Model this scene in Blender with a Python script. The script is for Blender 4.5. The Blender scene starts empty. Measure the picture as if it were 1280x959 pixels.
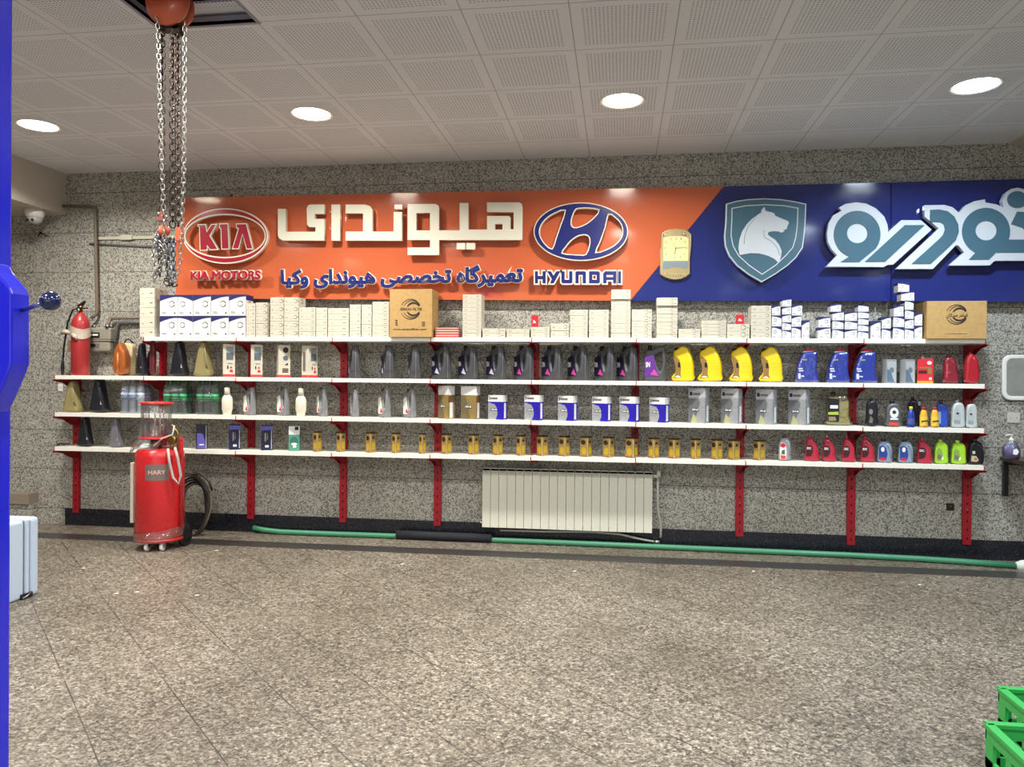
import bpy, math, random
from mathutils import Vector, Matrix
random.seed(7)
PI = math.pi
SC = bpy.context.scene
COL = SC.collection

# ------------------------------------------------------------------ camera
FPX, YAW, PIT, ROL, CD, CH = 955.74, .1408, -.0057, .0082, 7.0678, 1.5177
_F = Vector((-math.sin(YAW)*math.cos(PIT), math.cos(YAW)*math.cos(PIT), math.sin(PIT)))
_R0 = Vector((math.cos(YAW), math.sin(YAW), 0)); _U0 = _R0.cross(_F)
_R = math.cos(ROL)*_R0 + math.sin(ROL)*_U0
_U = _R.cross(_F)
CAMP = Vector((0, -CD, CH))
cam = bpy.data.cameras.new('camera'); camo = bpy.data.objects.new('camera', cam); COL.objects.link(camo)
cam.sensor_width = 36; cam.lens = FPX/1280*36; cam.clip_start = .05
camo.matrix_world = Matrix(((_R.x, _U.x, -_F.x, CAMP.x), (_R.y, _U.y, -_F.y, CAMP.y), (_R.z, _U.z, -_F.z, CAMP.z), (0, 0, 0, 1)))
SC.camera = camo
def P(px, py, y):
    d = _F + (px-640)/FPX*_R - (py-479.5)/FPX*_U
    return CAMP + d*((y-CAMP.y)/d.y)
def G(px, py, z=0):
    d = _F + (px-640)/FPX*_R - (py-479.5)/FPX*_U
    return CAMP + d*((z-CAMP.z)/d.z)

# ------------------------------------------------------------------ light, world, exposure
SC.view_settings.view_transform = 'Standard'; SC.view_settings.look = 'None'
SC.view_settings.gamma = 1; SC.view_settings.use_curve_mapping = False
SC.view_settings.exposure = 0.12
w = bpy.data.worlds.new('world'); SC.world = w; w.use_nodes = True
w.node_tree.nodes['Background'].inputs[0].default_value = (.5, .55, .6, 1)
w.node_tree.nodes['Background'].inputs[1].default_value = .05
ZC = 3.567
LAMP_W = 34.0
LAMPS = []
for r, y in enumerate((-1.39, -3.79, -6.19, -8.59, -10.99)):
    for c, x in enumerate((-4.75, -2.396, -.004, 2.408, 4.81)):
        if r == 0 and c == 4: continue
        if r == 1 and c == 4: continue
        cool = (c >= 3)
        LAMPS.append((x, y, (.80, .90, 1.0) if cool else (1.0, .96, .90), r, c))

# added cool fill light behind the camera; the front wall has no opening
L = bpy.data.lights.new('rear_fill', 'AREA'); L.shape = 'RECTANGLE'; L.size = 8; L.size_y = 2.7; L.energy = 70; L.color = (.86, .93, 1.0)
dlo = bpy.data.objects.new('rear_fill', L); COL.objects.link(dlo); dlo.location = (0, -12.5, 1.45); dlo.rotation_euler = (PI/2, 0, 0)
SC.cycles.transparent_max_bounces = 24
# ------------------------------------------------------------------ colour and material helpers
def lin(c):
    if isinstance(c, str): c = tuple(int(c[i:i+2], 16)/255 for i in (0, 2, 4))
    return tuple((v/12.92 if v <= .04045 else ((v+.055)/1.055)**2.4) for v in c)
MATS = {}
def M(name, col, rough=.5, metal=0, spec=.5, emit=None, es=0, coat=0, alpha=None, trans=0, ior=1.45):
    if name in MATS: return MATS[name]
    m = bpy.data.materials.new(name); m.use_nodes = True
    b = m.node_tree.nodes['Principled BSDF']
    b.inputs['Base Color'].default_value = (*lin(col), 1)
    b.inputs['Roughness'].default_value = rough; b.inputs['Metallic'].default_value = metal
    b.inputs['Specular IOR Level'].default_value = spec; b.inputs['Coat Weight'].default_value = coat
    b.inputs['Coat Roughness'].default_value = .08
    b.inputs['Transmission Weight'].default_value = trans; b.inputs['IOR'].default_value = ior
    if emit: b.inputs['Emission Color'].default_value = (*lin(emit), 1); b.inputs['Emission Strength'].default_value = es
    if alpha is not None: b.inputs['Alpha'].default_value = alpha
    # slight wear so that no surface is perfectly flat in tone
    if not emit and alpha is None and not trans:
        nt = m.node_tree; tc = nt.nodes.new('ShaderNodeTexCoord'); nz = nt.nodes.new('ShaderNodeTexNoise')
        nz.inputs['Scale'].default_value = 9; nz.inputs['Detail'].default_value = 4
        mr = nt.nodes.new('ShaderNodeMapRange'); mr.inputs[3].default_value = max(0, rough-.06); mr.inputs[4].default_value = min(1, rough+.06)
        nt.links.new(tc.outputs['Object'], nz.inputs['Vector']); nt.links.new(nz.outputs[0], mr.inputs[0]); nt.links.new(mr.outputs[0], b.inputs['Roughness'])
    MATS[name] = m; return m
class NT:
    def __init__(s, name):
        s.m = bpy.data.materials.new(name); s.m.use_nodes = True; s.t = s.m.node_tree; s.b = s.t.nodes['Principled BSDF']; MATS[name] = s.m
        s.co = s.t.nodes.new('ShaderNodeTexCoord').outputs['Object']
    def n(s, typ, **kw):
        o = s.t.nodes.new('ShaderNode'+typ)
        for k, v in kw.items(): setattr(o, k, v)
        return o
    def put(s, sock, v):
        if hasattr(v, 'is_output') or isinstance(v, bpy.types.NodeSocket): s.t.links.new(v, sock)
        else: sock.default_value = v
    def math(s, op, a, b=None, c=None):
        o = s.n('Math', operation=op)
        for i, v in enumerate((a, b, c)):
            if v is not None: s.put(o.inputs[i], v)
        return o.outputs[0]
    def ramp(s, fac, stops):
        o = s.n('ValToRGB'); e = o.color_ramp.elements
        while len(e) < len(stops): e.new(.5)
        for i, (p, c) in enumerate(stops): e[i].position = p; e[i].color = (*lin(c), 1) if not isinstance(c, (int, float)) else (c, c, c, 1)
        s.put(o.inputs[0], fac); return o.outputs[0]
    def mix(s, fac, a, b, mode='MIX'):
        o = s.n('Mix', data_type='RGBA', blend_type=mode)
        s.put(o.inputs[0], fac)
        s.put(o.inputs[6], (*lin(a), 1) if isinstance(a, str) else a); s.put(o.inputs[7], (*lin(b), 1) if isinstance(b, str) else b)
        return o.outputs[2]
    def noise(s, scale, detail=3, rough=.5, vec=None):
        o = s.n('TexNoise'); s.put(o.inputs['Vector'], vec or s.co); o.inputs['Scale'].default_value = scale; o.inputs['Detail'].default_value = detail; o.inputs['Roughness'].default_value = rough
        return o.outputs[0]
    def voro(s, scale, out='Color', vec=None, feature='F1'):
        o = s.n('TexVoronoi', feature=feature); s.put(o.inputs['Vector'], vec or s.co); o.inputs['Scale'].default_value = scale
        return o.outputs[out]
    def xyz(s):
        o = s.n('SeparateXYZ'); s.put(o.inputs[0], s.co); return o.outputs
    def bump(s, h, strength=.3, dist=.01):
        o = s.n('Bump'); o.inputs['Strength'].default_value = strength; o.inputs['Distance'].default_value = dist; s.put(o.inputs['Height'], h)
        s.put(s.b.inputs['Normal'], o.outputs[0])
def line_mask(g, v, period, off, half):     # 1 on joint lines, else 0
    f = g.math('FRACT', g.math('DIVIDE', g.math('ADD', v, off), period))
    d = g.math('MULTIPLY', g.math('SUBTRACT', .5, g.math('ABSOLUTE', g.math('SUBTRACT', f, .5))), period)
    return g.math('LESS_THAN', d, half)

def granite_wall():
    g = NT('granite_wall'); x, y, z = g.xyz()
    vc = g.n('SeparateColor'); g.put(vc.inputs[0], g.voro(150))
    vc2 = g.n('SeparateColor'); g.put(vc2.inputs[0], g.voro(85))
    big = g.noise(1.1, 3)
    c = g.ramp(vc.outputs[0], [(0, '454543'), (.13, '60605c'), (.22, '9c9a91'), (.7, 'b4b1a7'), (1, 'd0cdc2')])
    c = g.mix(g.ramp(vc2.outputs[1], [(.13, .75), (.17, 0)]), c, '55534f')
    c = g.mix(g.ramp(big, [(.35, 0), (.7, .3)]), c, 'b3a88c', 'MULTIPLY')
    j = g.math('MAXIMUM', line_mask(g, z, .4, -.165, .003), g.math('MULTIPLY', line_mask(g, x, 1.6, .75, .002), .7))
    c = g.mix(g.math('MULTIPLY', j, .75), c, '26282a')
    g.put(g.b.inputs['Base Color'], c); g.b.inputs['Roughness'].default_value = .42
    g.bump(g.math('SUBTRACT', g.math('MULTIPLY', g.noise(70, 2), .3), j), .25, .004)
    return g.m
def terrazzo():
    g = NT('terrazzo_floor'); x, y, z = g.xyz()
    vc = g.n('SeparateColor'); g.put(vc.inputs[0], g.voro(110))
    vc2 = g.n('SeparateColor'); g.put(vc2.inputs[0], g.voro(60))
    t = g.math('ADD', g.math('MULTIPLY', vc.outputs[0], .6), g.math('MULTIPLY', vc2.outputs[0], .4))
    c = g.ramp(t, [(0, '2a261f'), (.25, '4a443a'), (.45, '6d6558'), (.7, '8c8375'), (1, 'bdb5a7')])
    c = g.mix(g.ramp(g.noise(.7, 4), [(.35, 0), (.65, .5)]), c, '8b7f68', 'MULTIPLY')
    c = g.mix(g.ramp(g.noise(2.6, 5, .6), [(.5, 0), (.75, .35)]), c, '6b6254')
    a = g.math('ADD', x, y); b = g.math('SUBTRACT', x, y)
    diag = g.math('MAXIMUM', line_mask(g, a, .5657, 5.78, .0042), line_mask(g, b, .5657, -4.65, .0028))
    diag = g.math('MULTIPLY', diag, g.math('LESS_THAN', y, -.62))
    side = g.math('MULTIPLY', line_mask(g, x, .4, 0, .0015), g.math('GREATER_THAN', y, -.4))
    j = g.math('MULTIPLY', g.math('MAXIMUM', diag, side), g.ramp(g.noise(3, 2), [(.3, .25), (.55, 1)]))
    c = g.mix(j, c, '2b2823')
    g.put(g.b.inputs['Base Color'], c)
    g.put(g.b.inputs['Roughness'], g.math('ADD', .30, g.math('MULTIPLY', g.noise(5, 4), .3)))
    g.bump(g.math('ADD', g.math('MULTIPLY', vc.outputs[1], .3), g.math('MULTIPLY', g.noise(14, 3), .5)), .12, .004)
    return g.m
def ceiling_mat():
    g = NT('perforated_ceiling'); x, y, z = g.xyz()
    GX, GY = -1.497, -.497
    u = g.math('FRACT', g.math('DIVIDE', g.math('SUBTRACT', x, GX), .6)); v = g.math('FRACT', g.math('DIVIDE', g.math('SUBTRACT', y, GY), .6))
    iu = g.math('MULTIPLY', g.math('GREATER_THAN', u, .10), g.math('LESS_THAN', u, .90)); iv = g.math('MULTIPLY', g.math('GREATER_THAN', v, .10), g.math('LESS_THAN', v, .90))
    hu = g.math('SUBTRACT', g.math('FRACT', g.math('MULTIPLY', g.math('SUBTRACT', u, .1), 26.25)), .5); hv = g.math('SUBTRACT', g.math('FRACT', g.math('MULTIPLY', g.math('SUBTRACT', v, .1), 26.25)), .5)
    r = g.math('ADD', g.math('MULTIPLY', hu, hu), g.math('MULTIPLY', hv, hv))
    hole = g.math('MULTIPLY', g.math('MULTIPLY', g.math('LESS_THAN', r, .075), g.math('MULTIPLY', iu, iv)), g.math('LESS_THAN', y, GY))
    seam = g.math('MAXIMUM', line_mask(g, x, .6, 1.497, .0035), line_mask(g, y, .6, .497, .0035))
    c = g.mix(g.math('MULTIPLY', hole, .62), g.mix(g.ramp(g.noise(1.5, 3), [(.3, 0), (.7, .4)]), 'dcdee2', 'd2d3d6'), '67676a')
    c = g.mix(g.math('MULTIPLY', seam, .6), c, '6a6460')
    g.put(g.b.inputs['Base Color'], c); g.b.inputs['Roughness'].default_value = .75
    g.bump(g.math('SUBTRACT', 0, g.math('MAXIMUM', hole, seam)), .3, .004)
    return g.m
def cardboard():
    g = NT('cardboard'); c = g.mix(g.ramp(g.noise(30, 4), [(.3, 0), (.7, 1)]), 'b5935c', 'a88650')
    g.put(g.b.inputs['Base Color'], c); g.b.inputs['Roughness'].default_value = .8; return g.m
def marble_strip():
    g = NT('dark_stone'); vc = g.n('SeparateColor'); g.put(vc.inputs[0], g.voro(140))
    x, y, z = g.xyz()
    c = g.ramp(vc.outputs[0], [(0, '15161d'), (.8, '20212a'), (1, '3a3b44')])
    c = g.mix(g.math('MULTIPLY', line_mask(g, x, .6, .1, .0015), .6), c, '3a3a40')
    g.put(g.b.inputs['Base Color'], c); g.b.inputs['Roughness'].default_value = .25; return g.m

m_gran, m_terr, m_ceil, m_card, m_dark = granite_wall(), terrazzo(), ceiling_mat(), cardboard(), marble_strip()
m_plaster = M('cream_plaster', 'b9b1a4', .7)
m_white = M('white_paint', 'e9e7e0', .38); m_red = M('red_enamel', 'a31524', .42); m_hole = M('dark_slot', '220407', .7)
m_orange = M('orange_panel', 'c8643f', .12, coat=.5); m_bluep = M('blue_panel', '232d70', .12, coat=.5)
m_cream = M('cream_acrylic', 'e6e2cf', .25); m_silver = M('silver_acrylic', 'c9d0d6', .2); m_teal = M('teal_acrylic', '476878', .2)
m_navy = M('navy_acrylic', '242a6a', .22); m_kred = M('crimson_acrylic', 'a32035', .22)
m_box = M('white_carton', 'c6c1b0', .55); m_navyp = M('navy_print', '23245c', .5); m_grey = M('grey_print', '6a645b', .6); m_redp = M('red_print', 'c4202c', .5)
m_ink = M('dark_ink', '33251c', .7); m_black = M('black_plastic', '15151a', .35); m_dgrey = M('charcoal_plastic', '46474b', .38)
m_chrome = M('chrome_steel', 'c8c8c8', .22, 1); m_steel = M('worn_steel', '77756f', .4, .9); m_darksteel = M('dark_steel', '3a3432', .45, .8)
m_wprint = M('white_print', 'eeeeee', .5)

# ------------------------------------------------------------------ mesh helpers
class MB:
    def __init__(s): s.v = []; s.f = []; s.mi = []; s.sm = []; s.mats = []
    def idx(s, m):
        if m not in s.mats: s.mats.append(m)
        return s.mats.index(m)
    def add(s, vs, fs, m, smooth=False):
        o = len(s.v); s.v += [tuple(v) for v in vs]; k = s.idx(m)
        for f in fs: s.f.append([i+o for i in f]); s.mi.append(k); s.sm.append(smooth)
        return s
    def box(s, a, b, m):
        x0, y0, z0 = a; x1, y1, z1 = b
        return s.add([(x0,y0,z0),(x1,y0,z0),(x1,y1,z0),(x0,y1,z0),(x0,y0,z1),(x1,y0,z1),(x1,y1,z1),(x0,y1,z1)],
              [(0,3,2,1),(4,5,6,7),(0,1,5,4),(1,2,6,5),(2,3,7,6),(3,0,4,7)], m)
    def lathe(s, prof, m, c=(0,0,0), sx=1, sy=1, seg=20, axis='z', a0=0, a1=2*PI):
        vs, fs = [], []; full = abs(a1-a0-2*PI) < 1e-6; n = seg if full else seg+1
        for r, h in prof:
            for i in range(n):
                a = a0+(a1-a0)*i/seg; p = (r*math.cos(a)*sx, r*math.sin(a)*sy, h)
                if axis == 'y': p = (p[0], p[2], p[1])
                if axis == 'x': p = (p[2], p[0], p[1])
                vs.append((c[0]+p[0], c[1]+p[1], c[2]+p[2]))
        for j in range(len(prof)-1):
            for i in range(seg):
                i2 = (i+1) % n; fs.append((j*n+i, j*n+i2, (j+1)*n+i2, (j+1)*n+i))
        if full:
            if prof[0][0] > 1e-6: fs.append(tuple(range(n))[::-1])
            if prof[-1][0] > 1e-6: fs.append(tuple(range((len(prof)-1)*n, len(prof)*n)))
        return s.add(vs, fs, m, True)
    def tube(s, pts, r, m, seg=8, closed=False):
        pts = [Vector(p) for p in pts]; n = len(pts); vs, fs = [], []; up = None
        rr = r if isinstance(r, (list, tuple)) else [r]*n
        for i, p in enumerate(pts):
            t = (pts[(i+1) % n] - pts[i-1]) if closed else (pts[min(i+1, n-1)] - pts[max(i-1, 0)])
            t.normalize()
            if up is None: up = t.orthogonal().normalized()
            up = (up - t*up.dot(t)).normalized(); bn = t.cross(up)
            for k in range(seg):
                a = 2*PI*k/seg; vs.append(p + (up*math.cos(a) + bn*math.sin(a))*rr[i])
        for i in range(n if closed else n-1):
            j = (i+1) % n
            for k in range(seg): k2 = (k+1) % seg; fs.append((i*seg+k, i*seg+k2, j*seg+k2, j*seg+k))
        if not closed: fs += [tuple(range(seg))[::-1], tuple(range((n-1)*seg, n*seg))]
        return s.add(vs, fs, m, True)
    def prism(s, poly, y0, y1, m, plane='xz'):   # convex-ish polygon pushed between two depths
        n = len(poly)
        f = {'xz': lambda p, d: (p[0], d, p[1]), 'xy': lambda p, d: (p[0], p[1], d), 'yz': lambda p, d: (d, p[0], p[1])}[plane]
        vs = [f(p, y0) for p in poly] + [f(p, y1) for p in poly]
        return s.add(vs, [tuple(range(n)), tuple(range(2*n-1, n-1, -1))] + [(i, i+n, (i+1) % n+n, (i+1) % n) for i in range(n)], m)
    def merge(s, me, m, T=None):
        vs = [(T @ v.co if T else v.co) for v in me.vertices]; return s.add(vs, [tuple(p.vertices) for p in me.polygons], m)
    def mesh(s, name):
        me = bpy.data.meshes.new(name); me.from_pydata(s.v, [], s.f)
        for m in s.mats: me.materials.append(m)
        for p, k, q in zip(me.polygons, s.mi, s.sm): p.material_index = k; p.use_smooth = q
        import bmesh
        bm = bmesh.new(); bm.from_mesh(me); bmesh.ops.recalc_face_normals(bm, faces=bm.faces); bm.to_mesh(me); bm.free()
        return me
    def obj(s, name, parent=None, bevel=0):
        return link(name, s.mesh(name), parent, bevel)
def link(name, me, parent=None, bevel=0):
    o = bpy.data.objects.new(name, me); COL.objects.link(o)
    if parent: o.parent = parent
    if bevel:
        b = o.modifiers.new('bevel', 'BEVEL'); b.width = bevel; b.segments = 3; b.limit_method = 'ANGLE'
    return o
def empty(name, loc=(0,0,0), rz=0):
    o = bpy.data.objects.new(name, None); COL.objects.link(o); o.location = loc; o.rotation_euler = (0,0,rz); o.empty_display_size = .05; return o
def tag(o, label, cat, group=None, kind=None):
    o['label'] = label; o['category'] = cat
    if group: o['group'] = group
    if kind: o['kind'] = kind
    return o
def struct(o): o['kind'] = 'structure'; return o
KIDS = {}
def kids(o): return [c for c in COL.objects if c.parent is o] if o.name not in KIDS else KIDS[o.name]
def dup(o, parent=None):
    c = o.copy(); COL.objects.link(c)
    if parent: c.parent = parent
    ch = kids(o); KIDS[o.name] = ch; KIDS[c.name] = [dup(k, c) for k in ch]
    return c
def rot_mesh(me, f):
    for v in me.vertices: v.co = f(v.co)
    return me
def from_curve(cu, e):
    o = bpy.data.objects.new('tmp', cu); COL.objects.link(o)
    dg = bpy.context.evaluated_depsgraph_get(); me = bpy.data.meshes.new_from_object(o.evaluated_get(dg))
    bpy.data.objects.remove(o); bpy.data.curves.remove(cu)
    for v in me.vertices: x, y, z = v.co; v.co = (x, e-z, y)
    return me
def smooth_loop(pts, n=3):
    out = []; L = len(pts)
    for i in range(L):
        p0, p1, p2, p3 = pts[i-1], pts[i], pts[(i+1) % L], pts[(i+2) % L]
        for k in range(n):
            t = k/n
            out.append(tuple(.5*((2*p1[a])+(-p0[a]+p2[a])*t+(2*p0[a]-5*p1[a]+4*p2[a]-p3[a])*t*t+(-p0[a]+3*p1[a]-3*p2[a]+p3[a])*t**3) for a in (0, 1)))
    return out
def shape(loops, depth, bevel=0, grow=0, mat=None, smooth=0):
    """filled outline (x,z) with holes, front face at y=0, pushed back by depth"""
    cu = bpy.data.curves.new('tmp', 'CURVE'); cu.dimensions = '2D'; cu.fill_mode = 'BOTH'
    for lp in loops:
        if smooth: lp = smooth_loop(lp, smooth)
        sp = cu.splines.new('POLY'); sp.points.add(len(lp)-1); sp.use_cyclic_u = True
        for p, q in zip(sp.points, lp): p.co = (q[0], q[1], 0, 1)
    cu.extrude = max(depth/2-bevel, .0001); cu.bevel_depth = bevel; cu.bevel_resolution = 2; cu.offset = -bevel+grow
    me = from_curve(cu, depth/2)
    if mat: me.materials.append(mat)
    return me
def text(body, depth, thick=0, mat=None, box=None, space=1, face=0):
    """text mesh in xz plane; box=(x0,z0,x1,z1) fits it"""
    cu = bpy.data.curves.new('tmp', 'FONT'); cu.body = body; cu.resolution_u = 4; cu.space_character = space
    cu.extrude = .01; cu.bevel_depth = thick; cu.bevel_resolution = 1
    me = from_curve(cu, 0)
    xs = [v.co.x for v in me.vertices]; zs = [v.co.z for v in me.vertices]; ys = [v.co.y for v in me.vertices]
    if box:
        x0, z0, x1, z1 = box; ax = (x1-x0)/(max(xs)-min(xs)); az = (z1-z0)/(max(zs)-min(zs)); ay = depth/(max(ys)-min(ys))
        mx, mz, my = min(xs), min(zs), min(ys)
        for v in me.vertices: v.co = (x0+(v.co.x-mx)*ax, (v.co.y-my)*ay, z0+(v.co.z-mz)*az)
    if mat: me.materials.append(mat)
    return me
def area(loop): return sum(loop[i-1][0]*loop[i][1]-loop[i][0]*loop[i-1][1] for i in range(len(loop)))/2
def offset_loop(lp, d):
    """push an outline outwards by d (negative: inwards)"""
    if area(lp) < 0: d = -d
    out = []; n = len(lp)
    for i in range(n):
        a, b, c = Vector(lp[i-1]), Vector(lp[i]), Vector(lp[(i+1) % n])
        e1 = (b-a); e2 = (c-b)
        if e1.length < 1e-9 or e2.length < 1e-9: out.append(tuple(b)); continue
        e1.normalize(); e2.normalize(); n1 = Vector((e1.y, -e1.x)); n2 = Vector((e2.y, -e2.x)); m = n1+n2
        if m.length < 1e-6: out.append(tuple(b+n1*d)); continue
        m.normalize(); k = min(1/max(m.dot(n1), .1), 2.2); out.append(tuple(b+m*d*k))
    return out
ORD = ['', 'first', 'second', 'third', 'fourth', 'fifth', 'sixth', 'seventh', 'eighth', 'ninth', 'tenth', 'eleventh', 'twelfth', 'thirteenth', 'fourteenth', 'fifteenth',
       'sixteenth', 'seventeenth', 'eighteenth', 'nineteenth', 'twentieth', 'twenty-first', 'twenty-second', 'twenty-third', 'twenty-fourth', 'twenty-fifth', 'twenty-sixth']
def nth(i, n, a, b):     # wording of a place in a row of n
    if i == 1: return a + 'most'
    if i == n: return b + 'most'
    if n - i < i-1: return (ORD[n-i+1] if n-i+1 > 1 else '') + ' from the ' + b
    return ORD[i] + ' from the ' + a

def stk(i, n):
    if i == 1 or i == n: return ('left' if i == 1 else 'right')+'most stack of its kind'
    if i-1 <= n-i: return '%s stack of its kind from the left' % ORD[i]
    return '%s stack of its kind from the right' % ORD[n-i+1]
# ================================================================== ROOM
XL, XR, YB = -8.2, 6.4, -12.6
struct(MB().box((XL, YB, -.15), (XR, .2, 0), m_terr).obj('floor'))
struct(MB().box((XL, -.63, .0), (XR, -.415, .0015), M('dark_floor_band', '34302f', .35)).obj('trim_1'))
struct(MB().box((XL, 0, 0), (XR, .2, 4.2), m_gran).obj('wall_back'))
struct(MB().box((XL-.2, YB, 0), (XL, .2, 4.2), m_gran).obj('wall_left'))
struct(MB().box((XR, YB, 0), (XR+.2, .2, 4.2), m_gran).obj('wall_right'))
struct(MB().box((XL, YB-.2, 0), (XR, YB, 4.2), m_plaster).obj('wall_front'))
struct(MB().box((-5.58, -.014, 0), (XR, 0, .169), m_dark).obj('baseboard_back'))
HX0, HX1, HY0, HY1 = -2.697, -2.097, -3.497, -2.897
cb = MB()
cb.box((-5.6, YB, ZC), (HX0, 0, ZC+.02), m_ceil).box((HX1, YB, ZC), (XR, 0, ZC+.02), m_ceil)
cb.box((HX0, YB, ZC), (HX1, HY0, ZC+.02), m_ceil).box((HX0, HY1, ZC), (HX1, 0, ZC+.02), m_ceil)
struct(cb.obj('ceiling'))
struct(MB().box((XL, YB, 4.1), (XR, .2, 4.2), M('plenum_slab', '2a2d3c', .9)).obj('ceiling_slab'))
struct(MB().box((XL, YB, 3.15), (-5.6, 0, 3.7), m_plaster).obj('ceiling_soffit_left'))
struct(MB().prism([(3.27, 3.566), (XR, 3.566), (XR, 2.6), (3.30, 3.55)], -2.2, -.001, m_plaster).obj('ceiling_soffit_right'))
# grid bar at the open panel's edge
gm = M('ceiling_grid_metal', '8c8d96', .5)
struct(MB().box((HX0, HY1, ZC-.004), (HX1, HY1+.02, ZC+.05), gm).box((HX0-.02, HY0, ZC-.004), (HX0, HY1+.02, ZC+.05), gm).box((HX1, HY0, ZC-.004), (HX1+.02, HY1+.02, ZC+.05), gm).obj('trim_2'))
lt = MB().box((-2.66, -3.02, 3.632), (-2.06, -2.42, 3.645), m_ceil).obj('ceiling_tile')
tag(lt, 'loose perforated ceiling tile pushed aside above the open panel by the chain hoist', 'ceiling tile')

# ------------------------------------------------------------------ downlights
m_lens = {True: M('cool_lamp_lens', 'ffffff', .4, emit=(.86, .94, 1), es=16), False: M('warm_lamp_lens', 'ffffff', .4, emit=(1, .95, .84), es=14)}
m_rim = M('lamp_rim', 'f0eee8', .3)
vis = ['leftmost, partly behind blue lift post', 'second from left, right of the chain hoist', 'warm white, above the clock', 'bluish white, far right above blue sign']
for i, (x, y, c, r, k) in enumerate(LAMPS):
    t = empty('downlight', (x, y, ZC))
    cool = k >= 3
    tag(t, ('round recessed ceiling downlight, ' + vis[k]) if r == 0 else 'round recessed ceiling downlight, %s row from the sign wall, %s' % (ORD[r+1], nth(k+1, 5 if r > 1 else 4, 'left', 'right')), 'ceiling light', 'ceiling downlights')
    MB().lathe([(.139, .03), (.145, -.002), (.165, -.006), (.168, 0)], m_rim, seg=32).obj('rim', t)
    MB().lathe([(0.001, .0), (.05, -.010), (.11, -.006), (.141, .0)], m_lens[cool], seg=28).obj('lamp_lens', t)
    L = bpy.data.lights.new('lamp', 'AREA'); L.shape = 'DISK'; L.size = .27; L.energy = LAMP_W*(1.9, 1.45, 1.3, .9, .8)[r]; L.color = c; L.spread = math.radians(152 if r == 0 else 160)
    lo = bpy.data.objects.new('lamp', L); COL.objects.link(lo); lo.parent = t; lo.location = (0, 0, -.014)

# ------------------------------------------------------------------ shelving
UX = [-5.448, -4.51, -3.571, -2.63, -1.70, -.782, .136, 1.065, 2.011, 2.956]
TZ = {1: [(-4.52, 1.894), (-.96, 1.888), (2.92, 1.877)], 2: [(-5.45, 1.521), (-.955, 1.511), (2.93, 1.510)],
      3: [(-5.45, 1.158), (-.952, 1.153), (2.94, 1.143)], 4: [(-5.45, .822), (-.95, .834), (2.94, .842)]}
def interp(t, x):
    a = TZ[t]
    if x < a[1][0]: p, q = a[0], a[1]
    else: p, q = a[1], a[2]
    return p[1]+(q[1]-p[1])*(x-p[0])/(q[0]-p[0])
def bay(x): return max(0, min(8, sum(1 for u in UX[1:-1] if x > u)))
def shz(t, x): b = bay(x); return interp(t, (UX[b]+UX[b+1])/2)
YF = -.33
m_shelf = M('shelf_white', 'e6e3d8', .4)
for i, x in enumerate(UX):
    top = 1.5 if i == 0 else 1.86; bot = .76 if i in (5, 6) else (.13 if i != 8 else .09)
    u = empty('shelf_upright', (x, -.03, bot))
    pos = nth(i+1, 10, 'left', 'right')
    tag(u, 'red perforated steel shelf upright bolted to wall, ' + (pos if 'most' in pos else pos), 'shelf upright', 'red uprights carrying the shelves')
    h = top-bot; w2 = .034; b = MB().box((-w2, -.002, 0), (w2, 0, h), m_red).box((-w2, 0, 0), (-w2+.003, .028, h), m_red).box((w2-.003, 0, 0), (w2, .028, h), m_red)
    z = .04
    while z < h-.02:
        b.box((-.006, -.0026, z), (.006, -.0019, z+.022), m_hole); z += .075
    b.obj('upright_post', u)
    for t in ([2, 3, 4] if i == 0 else [1, 2, 3, 4]):
        zz = shz(t, x-.01 if i == 9 else x+.01)-.042-bot
        if i not in (0, 9): zz = min(zz, shz(t, x-.01)-.042-bot)
        br = MB()
        kk = .55 if (i in (5, 6) and t == 4) else 1
        prof = [(-.002, zz), (-.295, zz), (-.295, zz-.012*kk), (-.16, zz-.035*kk), (-.06, zz-.085*kk), (-.002, zz-.10*kk)]
        for s in (-1, 1): br.prism(prof, s*.022-.0015, s*.022+.0015, m_red, 'yz')
        br.box((-.022, -.295, zz-.004), (.022, -.003, zz), m_red)
        br.box((-.0025, -.303, zz-.002), (.0025, -.29, zz+.036), m_red)
        br.obj('bracket', u)
    MB().lathe([(.006, 0), (.006, .003), (.001, .004)], m_chrome, c=(0, -.0066, min(.30, h*.9)), seg=10, axis='y').obj('screw', u)
TN = {1: 'top', 2: 'second', 3: 'third', 4: 'lowest'}
for t in (1, 2, 3, 4):
    for b in range(9):
        if t == 1 and b == 0: continue
        x0, x1 = UX[b]+.004, UX[b+1]-.004; z = shz(t, (x0+x1)/2)
        s = MB().box((x0, YF, z-.0015), (x1, -.035, z), m_shelf).box((x0, YF-.001, z-.037), (x1, YF+.001, z), m_shelf).box((x0, YF+.001, z-.037), (x1, YF+.018, z-.0355), m_shelf)
        s.box((x0, -.037, z-.037), (x1, -.035, z-.0015), m_shelf).box((x0, YF+.001, z-.037), (x0+.0015, -.037, z-.0015), m_shelf).box((x1-.0015, YF+.001, z-.037), (x1, -.037, z-.0015), m_shelf)
        o = s.obj('shelf_board')
        n = 9 if t > 1 else 8; i = b+1 if t > 1 else b
        tag(o, 'white steel shelf board in the %s tier, %s' % (TN[t], nth(i, n, 'left', 'right')), 'shelf', 'white shelf boards')

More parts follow.
